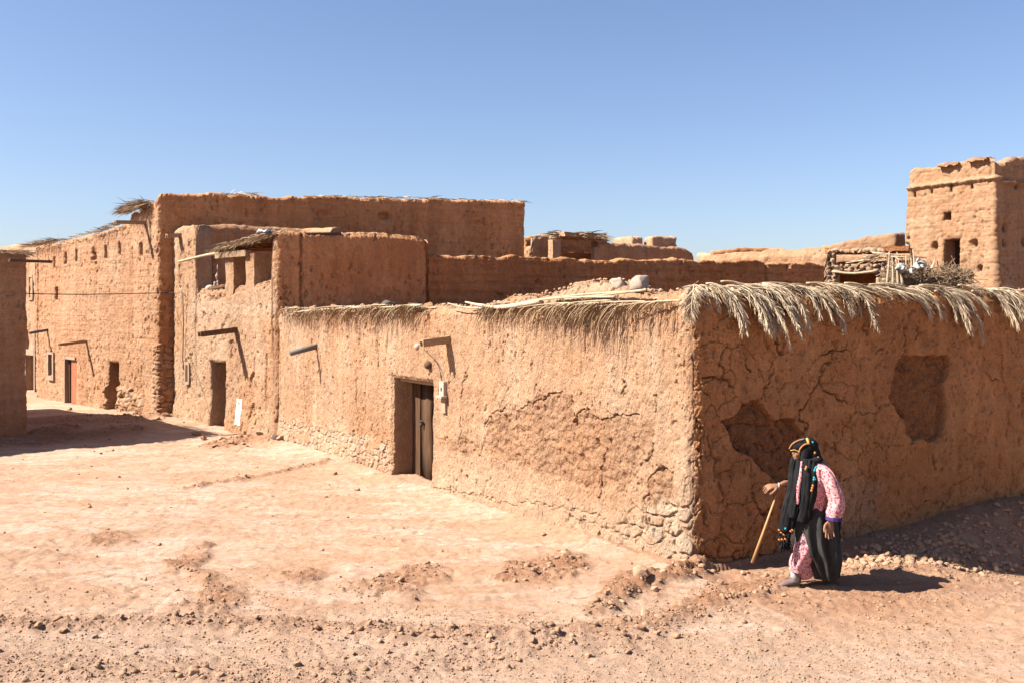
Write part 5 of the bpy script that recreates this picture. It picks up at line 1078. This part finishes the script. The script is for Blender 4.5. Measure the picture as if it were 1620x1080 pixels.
# headscarf: hood, back drape, two long front falls with tassels
b = MB()
b.ball(f_(462, 140), (.128, .098, .125), 26, hr); b.ball(f_(415, 122), (.098, .088, .062), 22, hr); b.ball(f_(498, 175, 0), (.085, .095, .10), 22); b.ball(f_(508, 208, 0), (.088, .13, .055), 20)
b.tube(catmull([f_(445, 105, -.07), f_(440, 170, -.09), f_(432, 240, -.10), f_(440, 330, -.15)], 16), [(.045, .02)]*16, 14, up=(0, 1, 0)); b.tube(catmull([f_(445, 105, .07), f_(430, 170, .09), f_(400, 240, .10)], 12), [(.045, .02)]*12, 14, up=(0, 1, 0))
V = np.concatenate(b.v)
hood = b
face = [f_(372, 160), f_(385, 200)]
def cut(mb, test):
    V = np.concatenate(mb.v); k = test(V)
    Q = np.concatenate(mb.q); Q = Q[~k[Q].any(1)]; T_ = np.concatenate(mb.t) if mb.t else None
    if T_ is not None: T_ = T_[~k[T_].any(1)]
    mb.v = [V]; mb.q = [Q]; mb.t = [T_] if T_ is not None else []; mb.n = len(V)
fc = f_(366, 190)
cut(hood, lambda V: (np.hypot((V[:, 0]-fc[0])/.074, (V[:, 2]-fc[2])/.062) < 1) & (np.abs(V[:, 1]-PY) < .075))
V = hood.v[0]; V[:, 1] += .006*perlin(V[:, 0]*30, V[:, 1]*30, V[:, 2]*6); V[:, 0] += .008*perlin(V[:, 0]*22, V[:, 1]*22, V[:, 2]*7+5)
sc = hood.build('headscarf', M['black_cloth'], root); sc['label'] = 'long black headscarf with orange edging and beads'
def fall(pts, wds, name='scarf_fall', mat='black_cloth', n=46, th=.022, rip=.22, parent=sc):
    m = MB(); P_ = catmull(pts, 40); W_ = np.interp(np.linspace(0, 1, 40), np.linspace(0, 1, len(wds)), wds); m.tube(P_, [(th, w_) for w_ in W_] if False else [(w_, th) for w_ in W_], n, ripple=rip, rk=9, up=(0, 1, 0)); return m.build(name, M[mat], parent)
fall([f_(455, 200, -.11), f_(440, 290, -.17), f_(432, 400, -.20), f_(425, 500, -.20), f_(405, 585, -.19)], [.05, .055, .062, .062, .055])
fall([f_(480, 200, -.09), f_(478, 260, -.15), f_(468, 360, -.19), f_(445, 480, -.20), f_(440, 560, -.19)], [.045, .04, .045, .045, .035])
fall([f_(400, 215, .02), f_(385, 300, .0), f_(375, 380, -.04), f_(345, 480, -.10), f_(325, 570, -.13), f_(305, 650, -.14)], [.05, .055, .060, .07, .075, .07], th=.03)
fall([f_(420, 215, -.05), f_(395, 330, -.12), f_(370, 460, -.15), f_(350, 560, -.16)], [.04, .045, .045, .04])
fall([f_(510, 190, .06), f_(560, 260, .13), f_(620, 400, .13), f_(650, 560, .10), f_(655, 720, .10), f_(652, 900, .10)], [.06, .08, .08, .07, .065, .05], th=.05, name='back_drape')
m = MB()                                   # tassel knots at the scarf end
r4 = random.Random(2)
for k in range(26): c = f_(r4.uniform(268, 338), r4.uniform(640, 730), -.14+r4.uniform(-.03, .03)); m.tube([c, c+np.array([r4.gauss(0, .01), 0, -.04]), c+np.array([r4.gauss(0, .02), 0, -.085])], [.012, .010, .003], 6)
m.build('tassels', M['black_cloth'], sc)
m = MB()
for (x, y) in ((262, 632), (275, 648), (290, 660), (345, 632), (334, 640), (262, 692), (280, 690), (300, 688)): m.tube([f_(x-7, y-5, -.18), f_(x+8, y+6, -.18)], .008, 6)
m.tube(catmull([f_(349, 140, -.03), f_(362, 110, -.05), f_(395, 86, -.06), f_(440, 74, -.06)], 14), .006, 6); m.tube(catmull([f_(400, 160, -.085), f_(408, 132, -.092), f_(432, 108, -.095), f_(460, 100, -.085), f_(470, 78, -.05)], 14), .008, 6)
m.build('orange_edging', M['orange'], sc); m = MB()
for (x, y, yy) in ((430, 240, -.18), (424, 250, -.19), (460, 350, -.235), (456, 365, -.235), (452, 380, -.235), (500, 160, -.09), (520, 190, -.09)): m.ball(f_(x, y, yy), (.012, .010, .015), 8)
m.build('orange_beads', M['orange'], sc)
m = MB(); m.tube([f_(352, 148, -.055), f_(375, 142, -.065), f_(400, 150, -.085), f_(402, 166, -.085)], .0045, 6); m.tube([f_(455, 70, -.06), f_(460, 90, -.08), f_(462, 106, -.09)], .013, 6); m.build('yellow_trim', M['yellow'], sc)
m = MB()
for (x, y, yy) in ((482, 246, -.20), (490, 238, -.19), (475, 258, -.21), (468, 300, -.235), (474, 308, -.235), (466, 312, -.235), (300, 622, -.18), (490, 95, -.07)): m.ball(f_(x, y, yy), (.011, .009, .013), 8)
m.build('turquoise_beads', M['teal'], sc)
m = MB(); m.tube(catmull([f_(411, 210, -.12), f_(395, 300, -.17), f_(380, 370, -.185), f_(378, 470, -.18)], 24), [(x, .015) for x in np.interp(np.linspace(0, 1, 24), [0, .5, 1], [.008, .022, .014])], 12, up=(0, 1, 0)); m.build('blouse_front', M['floral'], root)
m = MB(); aa = np.linspace(0, 2*math.pi, 18); m.tube([f_(299, 385, .08)+np.array([.004*math.sin(a), .026*math.cos(a), .028*math.sin(a)]) for a in aa], .0065, 6, cap=False); m.build('bangle', M['silver'], root)
for s_, (ax, ay, yy, dy) in enumerate(((385, 955, -.04, 0), (645, 940, .08, -28))):
    m = MB(); m.tube(catmull([f_(ax-3, ay-50, yy), f_(ax-8, ay-20, yy), f_(ax+2, ay+10, yy)], 10), [.046, .044, .046], 20, True) if False else m.tube([f_(ax+4, ay-52, yy), f_(ax-2, ay-20, yy), f_(ax+2, ay+12, yy)], [.046, .044, .046], 20, True, ripple=.03); m.build('sock', M['sock'], root)
    t = MB(); o = ax-385; ty = dy
    P_ = [f_(408+o, 985+ty, yy), f_(395+o, 972+ty, yy), f_(365+o, 975+ty, yy-.005), f_(320+o, 985+ty, yy-.012), f_(290+o, 991+ty, yy-.018), f_(270+o, 994+ty, yy-.022)]
    t.tube(catmull(P_, 22), [(a, b_) for a, b_ in zip(np.interp(np.linspace(0, 1, 22), [0, .15, .5, .85, 1], [.03, .042, .048, .044, .02]), np.interp(np.linspace(0, 1, 22), [0, .15, .5, .85, 1], [.03, .048, .036, .024, .010]))], 20, up=(0, 0, 1)); sh = t.build('shoe', M['shoe'], root)
    t = MB(); P_ = [f_(412+o, 1000+ty, yy), f_(365+o, 1002+ty, yy-.005), f_(310+o, 1001+ty, yy-.014), f_(266+o, 994+ty, yy-.022)]
    t.tube(catmull(P_, 18), [(a, .012) for a in np.interp(np.linspace(0, 1, 18), [0, .1, .3, .8, 1], [.02, .042, .046, .046, .022])], 16, up=(0, 0, 1)); t.build('sole', M['sole'], sh)
# cane
a = f_(122, 866, .02); b_ = f_(297, 408, .075); m = MB(); m.tube([a, a*.5+b_*.5+np.array([.004, 0, 0]), b_], [.016, .014, .009], 12); m.tube([b_-(b_-a)*.10, b_-(b_-a)*.085], [.0135, .0135], 12)
tag(m.build('walking_cane', M['cane'], loc=a), 'slender tan wooden cane leaning just below the reaching hand of the walking person', 'cane')
